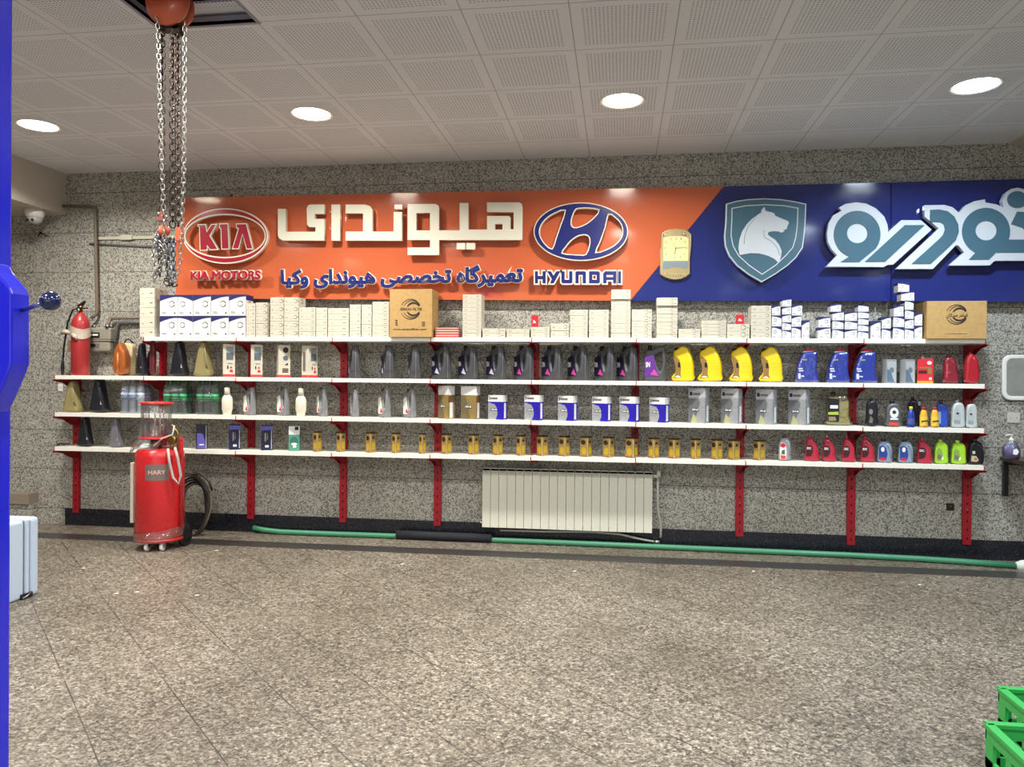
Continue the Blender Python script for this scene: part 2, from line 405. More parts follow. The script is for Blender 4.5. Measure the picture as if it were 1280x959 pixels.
# ================================================================== SIGN BOARDS
YS = -.09
def W(pts, y, o=(0, 0), s=1): return [(lambda v: (v.x, v.z))(P(o[0]+a/s, o[1]+b/s, y)) for a, b in pts]
def poly_box(poly, y0, y1, m, name, parent):
    return MB().prism(poly, y0, y1, m).obj(name, parent)
os_ = empty('signboard', (P(560, 376, 0).x, 0, 2.24)); tag(os_, 'glossy orange wall signboard with raised cream, navy and crimson lettering above the shelves', 'signboard')
bs_ = empty('signboard', (P(1100, 376, 0).x, 0, 2.22)); tag(bs_, 'glossy dark blue wall signboard with silver shield and lettering, right of the orange one', 'signboard')
def child(me_or_obj, name, parent):
    o = me_or_obj if isinstance(me_or_obj, bpy.types.Object) else link(name, me_or_obj)
    o.name = name; o.parent = parent; o.matrix_parent_inverse = Matrix.Translation(-parent.location); return o
def at_y(me, y):
    for v in me.vertices: v.co.y += y
    return me
child(MB().prism(W([(231, 247), (904.6, 233), (788, 376), (220, 373), (219.5, 293), (226, 289)], YS), YS, -.002, m_orange).obj('panel'), 'panel', os_)
child(MB().prism(W([(905.2, 233), (1113.4, 228), (1113.4, 376.5), (788.6, 376)], YS), YS, -.002, m_bluep).obj('panel'), 'panel', bs_)
child(MB().prism(W([(1114.4, 228), (1420, 220), (1420, 378), (1114.4, 376.5)], YS), YS, -.002, m_bluep).obj('panel'), 'panel', bs_)
for px, py, s in ((287.5, 243.5, os_), (571.5, 238.5, os_), (746.5, 233.5, os_), (1086, 226, bs_)):
    p = P(px, py, YS); child(MB().box((p.x-.011, YS+.01, p.z-.012), (p.x+.011, YS+.03, p.z+.012), m_black if s is os_ else m_white).lathe([(.007, 0), (.007, .012)], m_chrome, c=(p.x, YS, p.z), axis='y', seg=10).obj('fixing_clip'), 'fixing_clip', s)

YL = -.175          # front plane of the raised letters
def letter(name, parent, loops, back, face, inset, depth=.035, holes=(), bevel=.0, sm=0, label=None, y=YL):
    """backing plate from outline loops plus a thinner coloured face inset from its edge"""
    o = child(at_y(shape([*loops, *holes], depth, 0, 0, back, sm), y), name, parent)
    if label: o['label'] = label
    if face:
        f = [offset_loop(l, -inset) for l in loops] + [offset_loop(h, inset) for h in holes]
        fo = link('face', at_y(shape(f, .004, 0, 0, face, sm), y-.0035)); fo.parent = o
    # stand-off pins that carry it on the panel
    xs = [p[0] for l in loops for p in l]; zs = [p[1] for l in loops for p in l]
    return o
def ell(cx, cy, rx, ry, n=48): return [(cx+rx*math.cos(2*PI*i/n), cy+ry*math.sin(2*PI*i/n)) for i in range(n)]
O1 = dict(o=(220, 240), s=6.4)
em = letter('oval_emblem', os_, [W(ell(395, 352, 340, 222), YL, **O1)], m_cream, m_kred, .013, holes=[W(ell(392, 352, 318, 168), YL, **O1)], label='crimson oval ring with cream outline')
for nm, lp in (('letter', [(172, 258), (240, 256), (248, 312), (282, 256), (330, 254), (275, 350), (342, 462), (270, 466), (252, 436), (254, 468), (190, 470), (184, 282), (172, 278)]),
               ('letter', [(345, 252), (418, 250), (428, 458), (362, 462), (356, 296), (345, 290)]),
               ('letter', [(480, 252), (565, 250), (618, 458), (562, 460), (532, 344), (504, 458), (446, 458), (496, 296), (480, 290)])):
    letter(nm, os_, [W(lp, YL, **O1)], m_cream, m_kred, .0095, depth=.03, label='crimson letter with cream outline')
def word(body, x0, y0, x1, y1, back, face, parent, name, grow=.03, bold=.012, lab=None):
    a, b = W([(x0, y1), (x1, y0)], YL)
    g = .004
    o = child(at_y(text(body, .03, grow, back, (a[0]-g, a[1]-g, b[0]+g, b[1]+g)), YL), name, parent)
    if lab: o['label'] = lab
    g = -.0035
    f = link('face', at_y(text(body, .004, bold, face, (a[0]-g, a[1]-g, b[0]+g, b[1]+g)), YL-.0035)); f.parent = o; return o
word('KIA MOTORS', 237.5, 337.5, 326.5, 350.5, m_cream, m_kred, os_, 'lettering', .08, .045, 'small crimson word with cream outline')
FA = "".join(chr(c) for c in reversed([0xFE97,0xFECC,0xFEE4,0xFBFF,0xFEAE,0xFB94,0xFE8E,0xFEE9,32,0xFE97,0xFEA8,0xFEBC,0xFEBC,0xFBFD,32,0xFEEB,0xFBFF,0xFEEE,0xFEE7,0xFEAA,0xFE8D,0xFBFC,32,0xFEED,0xFB90,0xFBFF,0xFE8E]))
word(FA, 350, 329.5, 654.5, 362, m_cream, m_navy, os_, 'lettering', .085, .05, 'navy Persian line with cream outline')
O2 = dict(o=(500, 220), s=4); O3 = dict(o=(200, 220), s=4)
big = [[W([(815, 135), (877, 135), (877, 318), (1115, 318), (1115, 282), (1065, 280), (1048, 262), (1045, 130), (1056, 108), (1075, 100), (1187, 100), (1187, 175), (1110, 175), (1110, 215), (1187, 215), (1187, 388), (855, 388), (825, 372), (815, 350)], YL, **O1)],
       [W([(857, 143), (900, 143), (900, 323), (857, 323)], YL, **O3)],
       [W([(928, 143), (1025, 143), (1050, 150), (1062, 170), (1062, 278), (1168, 278), (1168, 180), (1210, 180), (1210, 323), (928, 323), (928, 278), (1015, 278), (1015, 187), (928, 187)], YL, **O3)],
       [W([(1172, 143), (1212, 143), (1212, 166), (1172, 166)], YL, **O3)],
       [W([(38, 140), (178, 140), (192, 148), (195, 158), (195, 272), (298, 272), (298, 135), (342, 135), (342, 268), (435, 268), (435, 200), (545, 200), (552, 208), (552, 266), (568, 266), (568, 182), (435, 180), (435, 132), (595, 132), (608, 138), (612, 152), (612, 320), (195, 320), (195, 395), (38, 395), (38, 358), (150, 358), (150, 320), (38, 320)], YL, **O2),
        W([(82, 185), (150, 185), (150, 272), (82, 272)], YL, **O2), W([(475, 240), (512, 240), (512, 268), (475, 268)], YL, **O2)],
       [W([(283, 335), (326, 335), (326, 367), (283, 367)], YL, **O2)], [W([(331, 335), (375, 335), (375, 367), (331, 367)], YL, **O2)]]
for l in big: letter('letter', os_, [l[0]], m_cream, None, 0, holes=l[1:], depth=.04, label='large cream Persian letter')
O4 = dict(o=(660, 240), s=7.38)
hl = [smooth_loop([(340, 172), (260, 192), (190, 232), (140, 282), (115, 330), (110, 380), (125, 430), (165, 485), (222, 522), (255, 430), (300, 300)], 2),
      smooth_loop([(745, 208), (800, 235), (845, 280), (868, 335), (868, 390), (845, 440), (795, 490), (720, 530), (630, 555), (665, 470), (715, 330)], 2),
      smooth_loop([(447, 160), (500, 152), (560, 152), (650, 167), (625, 215), (580, 260), (530, 295), (470, 320), (425, 325), (403, 300), (405, 250), (425, 195)], 2),
      smooth_loop([(318, 562), (350, 510), (400, 450), (460, 410), (510, 397), (550, 405), (568, 440), (562, 500), (532, 574), (480, 578), (400, 574)], 2)]
letter('oval_emblem', os_, [W(ell(488, 366, 436, 269, 56), YL, **O4)], m_cream, m_navy, .009, depth=.045, holes=[W(h, YL, **O4) for h in hl], label='navy oval emblem with cream outline')
hy = [([(65, 732), (92, 732), (92, 775), (135, 775), (135, 732), (163, 732), (163, 843), (135, 843), (135, 805), (92, 805), (92, 843), (65, 843)], []),
      ([(178, 732), (212, 732), (236, 772), (262, 732), (298, 732), (237, 843), (203, 843), (220, 805)], []),
      ([(308, 732), (338, 732), (338, 810), (380, 810), (380, 732), (410, 732), (410, 832), (400, 843), (320, 843), (308, 832)], []),
      ([(438, 843), (438, 742), (448, 732), (525, 732), (535, 742), (535, 843), (505, 843), (505, 765), (468, 765), (468, 843)], []),
      ([(563, 732), (650, 732), (663, 744), (663, 832), (652, 843), (563, 843)], [[(594, 765), (633, 765), (633, 810), (594, 810)]]),
      ([(693, 843), (693, 752), (712, 732), (815, 732), (815, 843), (785, 843), (785, 812), (725, 812), (725, 843)], [[(725, 765), (785, 765), (785, 786), (725, 786)]]),
      ([(832, 732), (858, 732), (858, 843), (832, 843)], [])]
for l, h in hy:
    out = offset_loop(W(l, YL, **O4), .0125)
    o = child(at_y(shape([out] + [offset_loop(W(k, YL, **O4), -.008) for k in h], .035, 0, 0, m_cream), YL), 'letter', os_); o['label'] = 'navy letter with cream outline'
    f = link('face', at_y(shape([W(l, YL, **O4)] + [W(k, YL, **O4) for k in h], .004, 0, 0, m_navy), YL-.0035)); f.parent = o

# shield with the horse head
O5 = dict(o=(895, 240), s=8)
sh = [(100, 118), (200, 90), (320, 72), (480, 63), (650, 72), (780, 92), (903, 118), (895, 330), (885, 440), (868, 560), (800, 660), (720, 735), (600, 820), (458, 903), (330, 830), (210, 740), (130, 640), (90, 540), (82, 440), (95, 300)]
def scl(l, fx, fy, cx=490, cy=470): return [(cx+(a-cx)*fx, cy+(b-cy)*fy) for a, b in l]
sg = letter('shield_emblem', bs_, [W(sh, YL, **O5)], m_silver, m_teal, .010, depth=.045, label='silver and teal shield')
ri = [(155, 162), (300, 135), (490, 125), (680, 135), (823, 160), (815, 350), (800, 460), (770, 560), (700, 640), (600, 735), (460, 830), (330, 740), (220, 640), (165, 540), (145, 440), (152, 300)]
o = child(at_y(shape([W(ri, YL, **O5), offset_loop(W(ri, YL, **O5), -.0075)], .004, 0, 0, m_silver), YL-.007), 'inner_rim', bs_); o['label'] = 'thin silver line inside the shield'
hs = [(472, 160), (486, 152), (492, 188), (520, 198), (560, 206), (585, 222), (590, 240), (650, 265), (715, 292), (728, 308), (712, 345), (705, 372), (680, 380), (655, 372), (684, 386), (672, 402), (645, 408), (625, 396), (570, 394), (525, 402), (515, 425), (545, 450), (590, 480), (630, 530), (655, 590), (648, 650), (625, 712), (580, 670), (520, 640), (430, 616), (340, 614), (235, 633), (222, 560), (232, 480), (258, 400), (305, 325), (365, 265), (425, 222), (450, 210), (455, 180)]
child(at_y(shape([W(hs, YL, **O5)], .004, 0, 0, m_silver), YL-.008), 'horse_head', bs_)['label'] = 'silver horse head in profile'
ln = MB()
for pl in ([(422, 228), (370, 285), (320, 350), (290, 430), (280, 520), (292, 612)], [(492, 398), (478, 425), (488, 458), (530, 480), (585, 525), (618, 580), (632, 640), (635, 685)]):
    q = smooth_loop(pl, 3)[:-5]; ln.tube([(a, YL-.0085, b) for a, b in W(q, YL, **O5)], .0016, m_teal, 5)
child(ln.obj('engraved_line'), 'engraved_line', bs_)
# silver and teal Persian word, running on past the right of the frame
O6 = dict(o=(1020, 220), s=4.923)
b1 = [(62, 558), (130, 487), (95, 450), (73, 405), (68, 355), (78, 290), (105, 243), (158, 213), (140, 196), (180, 172), (250, 162), (310, 170), (370, 200), (420, 250), (440, 300), (445, 345), (525, 272), (645, 272), (712, 330), (475, 545), (440, 547), (420, 560)]
b2 = [(668, 180), (790, 178), (840, 192), (878, 225), (920, 180), (975, 155), (1040, 143), (1043, 163), (1110, 175), (1155, 195), (1145, 150), (1165, 105), (1200, 80), (1240, 72), (1290, 84), (1325, 115), (1335, 170), (1420, 200), (1500, 300), (1500, 522), (1100, 522), (1070, 550), (815, 550), (912, 470), (878, 430), (862, 425), (720, 572), (490, 572), (755, 322), (668, 250)]
for b in (b1, b2): letter('letter_backing', bs_, [W(b, YL, **O6)], m_silver, None, 0, depth=.05, label='silver backing plate of the lettering')
def ring_tail(cx, cy, R, r, tail):
    ring = [(cx+R*math.cos(a), cy+R*math.sin(a)) for a in [math.radians(d) for d in range(35, 35-290, -8)]]
    return ring+tail, [(cx+r*math.cos(2*PI*i/28), cy+r*math.sin(2*PI*i/28)) for i in range(28)]
teal = []
teal.append(([(253+143*math.cos(math.radians(d)), 360+145*math.sin(math.radians(d))) for d in range(38, -251, -8)] + [(150, 530), (265, 530)], [[(253+63*math.cos(i*PI/14), 354+60*math.sin(i*PI/14)) for i in range(28)]]))
teal.append(([(300, 528), (545, 303), (668, 303), (425, 528)], []))
teal.append(([(700, 210), (755, 206), (810, 218), (850, 250), (875, 300), (878, 345), (860, 395), (820, 435), (705, 541), (588, 541), (750, 395), (780, 365), (792, 330), (785, 300), (765, 286), (740, 284), (700, 285)], []))
teal.append(([(1045+148*math.cos(math.radians(d)), 342+145*math.sin(math.radians(d))) for d in range(20, -252, -8)] + [(940, 515), (1062, 515), (1105, 472), (1480, 472), (1480, 392), (1188, 392)], [[(1045+65*math.cos(i*PI/14), 337+60*math.sin(i*PI/14)) for i in range(28)]]))
teal.append((ell(1237, 146, 62, 52, 28), []))
teal.append(([(1200, 297), (1236, 220), (1330, 225), (1420, 260), (1460, 330), (1460, 372), (1310, 372), (1270, 320)], []))
for l, h in teal:
    child(at_y(shape([W(l, YL, **O6)] + [W(k, YL, **O6) for k in h], .006, 0, 0, m_teal), YL-.0055), 'letter', bs_)['label'] = 'teal Persian letter'

# wall clock
O7 = dict(o=(810, 270), s=10.66)
ck = empty('wall_clock', (P(845, 350, 0).x, YS, P(845, 350, YS).z)); tag(ck, 'small gilt-framed wall clock hanging where the orange and blue signboards meet', 'clock')
yc = YS-.035
co = [(175, 250), (215, 205), (265, 180), (380, 165), (490, 178), (540, 205), (578, 245), (578, 400), (560, 560), (560, 770), (500, 815), (440, 840), (370, 850), (290, 840), (210, 810), (157, 775), (160, 450), (175, 400)]
m_gold = M('gilt_plastic', 'c0ae82', .3, .6); m_dial = M('dial_cream', 'd9d79c', .5)
child(at_y(shape([W(co, yc, **O7)], .034, .006, 0, m_gold), yc), 'clock_case', ck)
child(at_y(shape([W([(205, 300), (250, 275), (380, 268), (500, 275), (540, 300), (535, 600), (205, 600)], yc, **O7)], .003, 0, 0, m_dial), yc-.002), 'dial', ck)
child(at_y(shape([W([(200, 606), (535, 606), (535, 690), (470, 700), (420, 680), (320, 680), (270, 705), (195, 705)], yc, **O7)], .003, 0, 0, M('clock_lower_panel', '7f8c93', .2)), yc-.002), 'lower_window', ck)
for k in (0, 1):
    for j in range(3):
        q = W([(205+j*24+k*250, 215+(-j if k == 0 else j-3)*6+20)], yc, **O7)[0]
        child(MB().tube([(q[0], yc-.002, q[1]), (q[0], yc-.002, q[1]-.03)], .003, m_chrome, 6).obj('fluting'), 'fluting', ck)
for j in range(9):
    q = W([(225+j*36, 790)], yc, **O7)[0]; child(MB().tube([(q[0], yc-.001, q[1]-.012), (q[0], yc-.001, q[1]+.02)], .0028, m_gold, 6).obj('fluting'), 'fluting', ck)
cx, cz = W([(368, 430)], yc, **O7)[0]
hb = MB()
def hand(b, ang, L, wd): d = Vector((math.sin(ang), math.cos(ang))); n = Vector((d.y, -d.x)); c = Vector((cx, cz)); b.prism([tuple(c-d*.004+n*wd), tuple(c-d*.004-n*wd), tuple(c+d*L-n*wd*.4), tuple(c+d*L+n*wd*.4)], yc-.0035, yc-.003, m_ink)
hand(hb, math.radians(86), .095, .0022); hand(hb, math.radians(186), .06, .003); hand(hb, math.radians(-30), .085, .0009)
child(hb.obj('clock_hands'), 'clock_hands', ck)
nums = [(12, 375, 305), (1, 440, 305), (2, 492, 345), (3, 510, 432), (4, 488, 508), (5, 430, 550), (6, 358, 560), (7, 297, 550), (8, 240, 508), (9, 228, 432), (10, 238, 350), (11, 305, 305)]
for n, a, b in nums:
    q = W([(a, b)], yc, **O7)[0]; s = .0085
    child(at_y(text(str(n), .0006, .01, m_redp if n == 9 else M('dial_numeral', '8b8350', .6), (q[0]-s*(.55 if n < 10 else .9), q[1]-s, q[0]+s*(.55 if n < 10 else .9), q[1]+s)), yc-.0032), 'numeral', ck)

# ================================================================== TOP SHELF CARTONS
def ringlogo(b, cx, cz, R, y, m, n=14, wd=.22, gap=False):
    """crescent ring: thick on the right of each half, made of flat strips just proud of the face"""
    for half in (0, 1):
        for i in range(n):
            a0 = PI*(.06+.88*i/n); a1 = PI*(.06+.88*(i+1)/n)
            vs = []
            for a in (a0, a1):
                th = R*wd*(.35+.65*(1+math.cos(a))/2*1.0+.15)
                s = 1 if half == 0 else -1
                vs += [(cx+R*math.cos(a), y, cz+s*R*math.sin(a)), (cx+(R-th)*math.cos(a), y, cz+s*(R-th)*math.sin(a))]
            b.add([vs[0], vs[1], vs[3], vs[2]], [(0, 1, 2, 3) if half else (3, 2, 1, 0)], m)
def flat(b, poly, y, m): b.add([(p[0], y, p[1]) for p in poly], [tuple(range(len(poly)))], m); return b
def rect(b, x0, z0, x1, z1, y, m): return flat(b, [(x0, z0), (x1, z0), (x1, z1), (x0, z1)], y, m)
def print_small(w, h, style):
    b = MB(); y = -.0006
    if style == 'dash':       # ring and code near the right end, faint seal near the left
        r = min(h*.26, .02); ringlogo(b, w*.30, 0+h*.5, r, y, m_grey, 10, .3)
        rect(b, w*.30+r*1.6, h*.45, w*.42, h*.55, y, m_grey)
        rect(b, -w*.40, h*.35, -w*.26, h*.4, y, m_grey); rect(b, -w*.40, h*.5, -w*.28, h*.54, y, m_grey); rect(b, -w*.08, h*.3, w*.04, h*.34, y, m_grey)
    elif style == 'end':
        rect(b, w*.18, h*.42, w*.36, h*.52, y, m_grey); rect(b, -w*.36, h*.35, -w*.22, h*.40, y, m_grey)
    elif style == 'circ':
        r = min(h*.34, .024); ringlogo(b, w*.22, h*.5, r, y, m_ink, 12, .22); rect(b, w*.22+r*1.4, h*.42, w*.45, h*.52, y, m_grey); rect(b, -w*.4, h*.4, -w*.22, h*.45, y, m_grey)
    return b.mesh('print')
def print_navy(w, h, mir):
    b = MB(); y = -.0006; s = -1 if mir else 1
    top = [(s*(-w/2+w*t), h*(.70+.20*math.sin(PI/2*min(1, t*1.05)))) for t in [i/8 for i in range(9)]]
    poly = top+[(s*w/2, h*.999), (-s*w/2, h*.999)]
    flat(b, poly, y, m_navyp)
    ringlogo(b, s*w*.18, h*.56, min(w, h)*.17, y, m_ink, 12, .26)
    rect(b, -w*.38, h*.12, -w*.12, h*.15, y, m_grey); rect(b, -w*.38, h*.18, -w*.18, h*.20, y, m_grey); rect(b, w*.3, h*.1, w*.38, h*.17, y, m_ink)
    return b.mesh('print')
def carton(px0, px1, pb, pt, zb, zt, D, style, yf, rz=0, kx=0):
    """one carton filling photo columns px0..px1, standing from zb to zt"""
    x0, x1 = P(px0, 400, yf).x+.0008, P(px1, 400, yf).x-.0008
    w, h = x1-x0, zt-zb
    key = (round(w, 3), round(h, 3), D, style)
    o = empty('filter_carton', ((x0+x1)/2+kx, yf, zb), rz)
    if key not in CM:
        body = MB().box((-w/2+.0006, 0, 0), (w/2-.0006, D, h-.0016), m_box if style != 'navy' and style != 'navym' else M('bright_carton', 'd3d3d4', .5))
        if style.startswith('navy'): body.box((-w/2-.0003, .003, h*.74), (w/2+.0003, D+.0003, h-.0009), m_navyp)
        if style == 'red': body.box((-w/2-.0004, -.0004, h*.1), (w/2+.0004, D, h*.62), m_redp)
        sd = MB()
        ringlogo(sd, D*.5, h*.55, min(h*.3, .03), 0, m_ink, 10, .28)
        sm = sd.mesh('print'); rot_mesh(sm, lambda v: (w/2+.0006, v.x, v.z))
        CM[key] = (body.mesh('carton'), print_navy(w, h, style == 'navym') if style.startswith('navy') else (None if style == 'red' else print_small(w, h, style)), sm)
    bm_, pr, sd = CM[key]
    link('carton_body', bm_, o)
    if pr: link('printed_front', pr, o)
    if style != 'red': link('printed_side', sd, o)
    return o
CM = {}
YT = -.315
def zat(px, py, y=YT): return P(px, py, y).z
STACKS = [  # px0, px1, top px, rows, style, group
 (174.5, 193.5, 360, 5, 'end'), (307.5, 319.3, 379, 5, 'end'), (319.7, 334, 378, 5, 'dash'), (337.5, 354.6, 371.5, 5, 'dash'), (354.9, 373, 371.5, 5, 'dash'),
 (373.4, 394.6, 384, 5, 'dash'), (395, 409.2, 384.5, 5, 'end'), (409.8, 436.5, 385, 5, 'end'), (437, 451.2, 380.5, 5, 'end'), (451.6, 464.8, 380.5, 5, 'end'), (465.2, 486.5, 377, 9, 'end'),
 (578, 601.6, 368, 10, 'dash'), (603, 632, 410.3, 2, 'circ'), (633, 662, 411, 2, 'dash'), (663.5, 687.6, 408.5, 2, 'dash'), (688.2, 711.8, 404, 2, 'dash'),
 (712.2, 735, 387, 5, 'dash'), (736.2, 761, 387, 5, 'dash'), (763.5, 788.3, 362, 10, 'dash'), (789.5, 815, 386.5, 5, 'circ'), (820.5, 847, 372, 10, 'circ'),
 (848, 875.8, 411, 2, 'circ'), (876.6, 908, 400.5, 5, 'circ'), (908.6, 937.4, 405, 2, 'circ'), (938.6, 964.3, 382, 5, 'dash')]
ns = len(STACKS)
for si, (a, b, tp, n, st) in enumerate(STACKS):
    xm = P((a+b)/2, 400, YT).x; z0 = shz(1, xm)+.0003; z1 = zat((a+b)/2, tp); h = (z1-z0)/n
    D = .17 if si not in (0,) else .21
    for k in range(n):
        o = carton(a+.15, b-.15, 0, 0, z0+k*h, z0+(k+1)*h, D, st, YT+random.uniform(0, .004)-(.012 if (si in (18, 20) and k >= n-2) else 0), 0, random.uniform(-.0004, .0004))
        if si == 0: o.children
        lv = 'topmost' if k == n-1 else ('lowest' if k == 0 else ORD[k+1]+' from bottom')
        tag(o, 'plain white carton, %s, %s' % (lv, stk(si+1, ns)), 'carton', 'plain white filter cartons')
# large cartons with a navy curve and ring
for row, (za, zb_) in enumerate(((0, 1), (1, 2))):
    for k, (a, b, mir) in enumerate(((199.6, 222, 0), (222, 241.3, 1), (241.3, 263.6, 0), (263.6, 286, 0), (286, 307.3, 0))):
        xm = P((a+b)/2, 400, YT).x; z0 = shz(1, P(250, 400, YT).x)+.0003; z1 = zat(250, 368.5); h = (z1-z0)/2
        o = carton(a+.1, b-.1, 0, 0, z0+za*h, z0+zb_*h, .15, 'navym' if mir else 'navy', YT)
        tag(o, 'large white filter carton with navy curved top band, %s row, %s' % (('lower', 'upper')[row], nth(k+1, 5, 'left', 'right')), 'carton', 'large navy-banded cartons at the left')
SM = [(964.7, 975.5, 382, 394, 0), (964.7, 977.2, 394.6, 408, 1), (964.7, 977.2, 408.4, 422, 1), (977.4, 989.2, 374, 383.2, 0), (977.6, 989.2, 383.6, 393, 0), (977.6, 989.2, 393.4, 403, 0),
 (977.6, 989.2, 403.4, 412.6, 1), (977.6, 989.2, 413, 422, 1), (989.7, 1002.7, 381, 394.3, 0), (989.5, 1001.7, 394.7, 408.3, 0), (989.5, 1001.3, 408.7, 422, 1), (1002.2, 1012, 400.8, 422, 0),
 (1023, 1038, 396.6, 409, 0), (1023, 1038.6, 409.6, 421.5, 0), (1038, 1051.3, 380.6, 389.5, 0), (1040.5, 1055, 390, 400.4, 0), (1040.5, 1054.6, 400.8, 411.3, 1), (1040.5, 1054.6, 411.7, 421.5, 1),
 (1056, 1071.5, 390.3, 401, 0), (1056, 1071.8, 401.5, 411.7, 1), (1056, 1071.8, 412.1, 421.5, 0), (1072.5, 1085.8, 381.6, 389.6, 1), (1072.5, 1085.8, 390, 397.8, 1), (1072.5, 1085.8, 398.2, 406, 1),
 (1072.5, 1085.8, 406.4, 414, 1), (1072.5, 1085.8, 414.4, 421.5, 1), (1088.4, 1101, 401.5, 422, 0), (1102.2, 1113.8, 396.5, 410.6, 0), (1102.2, 1113.6, 411, 422, 1),
 (1117, 1129.4, 382, 395.4, 0), (1116.4, 1130.6, 395.8, 408.8, 1), (1116.4, 1130.6, 409.2, 422, 1), (1130.8, 1142, 376.2, 387.2, 1), (1131, 1142.2, 387.6, 398.6, 1), (1131, 1142.4, 399, 410.6, 0), (1131, 1142.4, 411, 422, 1),
 (1122, 1136.3, 353.8, 364.7, 1), (1126, 1142.6, 365.1, 375.8, 0), (1143, 1153, 391.5, 407, 0), (1143, 1153, 407.4, 422, 0)]
# group them in columns to name their places
cols = []
for s in SM:
    for c in cols:
        if abs((c[0][0]+c[0][1])/2-(s[0]+s[1])/2) < 4.6 and s[2] > 0 and not (s[0] in (1122, 1126)): c.append(s); break
    else:
        if s[0] in (1122, 1126): [c for c in cols if c[0][0] == 1130.8][0].append(s)
        else: cols.append([s])
cols.sort(key=lambda c: c[-1][0] if c[0][0] != 1130.8 else 1130.8)
for ci, c in enumerate(cols):
    c.sort(key=lambda s: -s[2]); zprev = None
    for k, (a, b, tp, bt, mir) in enumerate(c):
        xm = P((a+b)/2, 400, YT).x
        z0 = shz(1, xm)+.0003 if k == 0 else zprev; z1 = zat((a+b)/2, tp-.4); zprev = z1
        o = carton(a, b, 0, 0, z0, z1-.0004, .1 if k < 6 else .085, 'navym' if mir else 'navy', YT+random.uniform(0, .003))
        lv = 'topmost' if k == len(c)-1 else ('lowest' if k == 0 else ORD[k+1]+' from bottom')
        if len(c) == 1: lv = 'standing alone'
        tag(o, 'small navy-topped carton, %s, %s' % (lv, stk(ci+1, len(cols))), 'carton', 'small navy-topped cartons')
# thin red and white cartons, two small red cartons
z0 = shz(1, P(558, 415, YT).x)+.0003; z1 = zat(558, 409.6); h = (z1-z0)/4
for k in range(4):
    o = carton(544, 573, 0, 0, z0+k*h, z0+(k+1)*h, .13, 'red', YT+random.uniform(0, .003))
    tag(o, 'thin red and white striped carton beside the cardboard box, %s' % ('lowest', 'second from bottom', 'third from bottom', 'topmost')[k], 'carton', 'thin red and white cartons')
for a, b, t, bt, u in ((664, 672.2, 394, 408, 'left, under the navy emblem'), (921, 930.4, 393.2, 404.6, 'right, below the blue signboard')):
    x0, x1 = P(a, 400, YT).x, P(b, 400, YT).x; zb, zt = zat(a, bt)+.001, zat(a, t)
    zb = zat(a, {664: 408.5, 921: 405}[a])+.0006
    t_ = empty('spark_plug_carton', ((x0+x1)/2, YT+.012, zb)); w = x1-x0; h = zt-zb
    MB().box((-w/2, 0, 0), (w/2, .05, h), m_redp).obj('carton_body', t_, .001)
    bb = MB(); flat(bb, [(-w*.25, h*.45), (-w*.1, h*.6), (w*.22, h*.36), (w*.1, h*.3)], -.0006, m_wprint); rect(bb, -w*.3, h*.32, -w*.05, h*.36, -.0006, m_wprint); bb.obj('printed_front', t_)
    tag(t_, 'small red carton standing on white cartons, ' + u, 'carton', 'small red cartons')

# two cardboard boxes
def crescents(b, cx, cz, R, y, m):
    for k, (rr, dx, th) in enumerate(((R, 0, .07), (R*.86, R*.12, .07), (R*.70, R*.26, .16))):
        for s in (1, -1):
            for i in range(14):
                a0, a1 = PI*(.14+.74*i/14), PI*(.14+.74*(i+1)/14); vs = []
                for a in (a0, a1):
                    q = max(0, math.sin(a))
                    t = R*th*(.5+.8*q)
                    vs += [(cx+dx+rr*math.cos(a), y, cz+s*rr*math.sin(a)), (cx+dx+(rr-t)*math.cos(a), y, cz+s*(rr-t)*math.sin(a))]
                b.add([vs[0], vs[1], vs[3], vs[2]], [(0, 1, 2, 3)], m)
def cbox(a, b, tp, yf, D, label, rz=0):
    x0, x1 = P(a, 400, yf).x, P(b, 400, yf).x; w = x1-x0; z0 = shz(1, (x0+x1)/2)+.0008; h = P((a+b)/2, tp, yf).z-z0
    t = empty('cardboard_box', ((x0+x1)/2, yf, z0), rz); tag(t, label, 'box')
    bx = MB().box((-w/2, 0, 0), (w/2, D, h), m_card)
    bx.obj('box_body', t, .0015)
    return t, w, h, D
t, w, h, D = cbox(487, 540, 361.5, -.36, .24, 'tall brown cardboard box with dark ring logo, left on the top shelf')
crescents(b := MB(), 0, h*.58, w*.24, -.0008, m_ink); b.obj('ring_logo', t)
link('lettering', at_y(text('SERKAN FILTER', .0006, .02, m_ink, (-w*.25, h*.552, w*.27, h*.612)), -.0018), t)
link('lettering', at_y(text('www.serkanfilter.com', .0006, .02, m_ink, (-w*.42, h*.14, w*.37, h*.185)), -.0012), t)
b = MB()
for k in range(5): rect(b, w*.26, h*(.22+k*.022), w*.34, h*(.232+k*.022), -.0008, m_ink)
for k in range(3): rect(b, -w*.36, h*(.24+k*.045), -w*.31, h*(.27+k*.045), -.0008, m_ink)
b.obj('handling_symbols', t)
b = MB()
for (u, v) in ((.2, .85), (.55, .83), (.3, .3), (.3, .25), (.3, .2)): b.add([(w/2+.0008, D*u, h*v), (w/2+.0008, D*(u+.16), h*v), (w/2+.0008, D*(u+.16), h*(v+.015)), (w/2+.0008, D*u, h*(v+.015))], [(0, 1, 2, 3)], m_ink)
b.lathe([(.006, -.0009), (.006, .0009)], m_hole, c=(w/2, D*.8, h*.86), axis='x', seg=12); b.obj('side_print', t)
rect(MB(), -w*.06, h*.985, w*.06, h, -.0006, m_card)
t, w, h, D = cbox(1158.5, 1233.5, 376.3, -.36, .24, 'wide brown cardboard box with ring logo at the right end of the top shelf')
crescents(b := MB(), w*.0, h*.64, h*.27, -.0008, m_ink); b.obj('ring_logo', t)
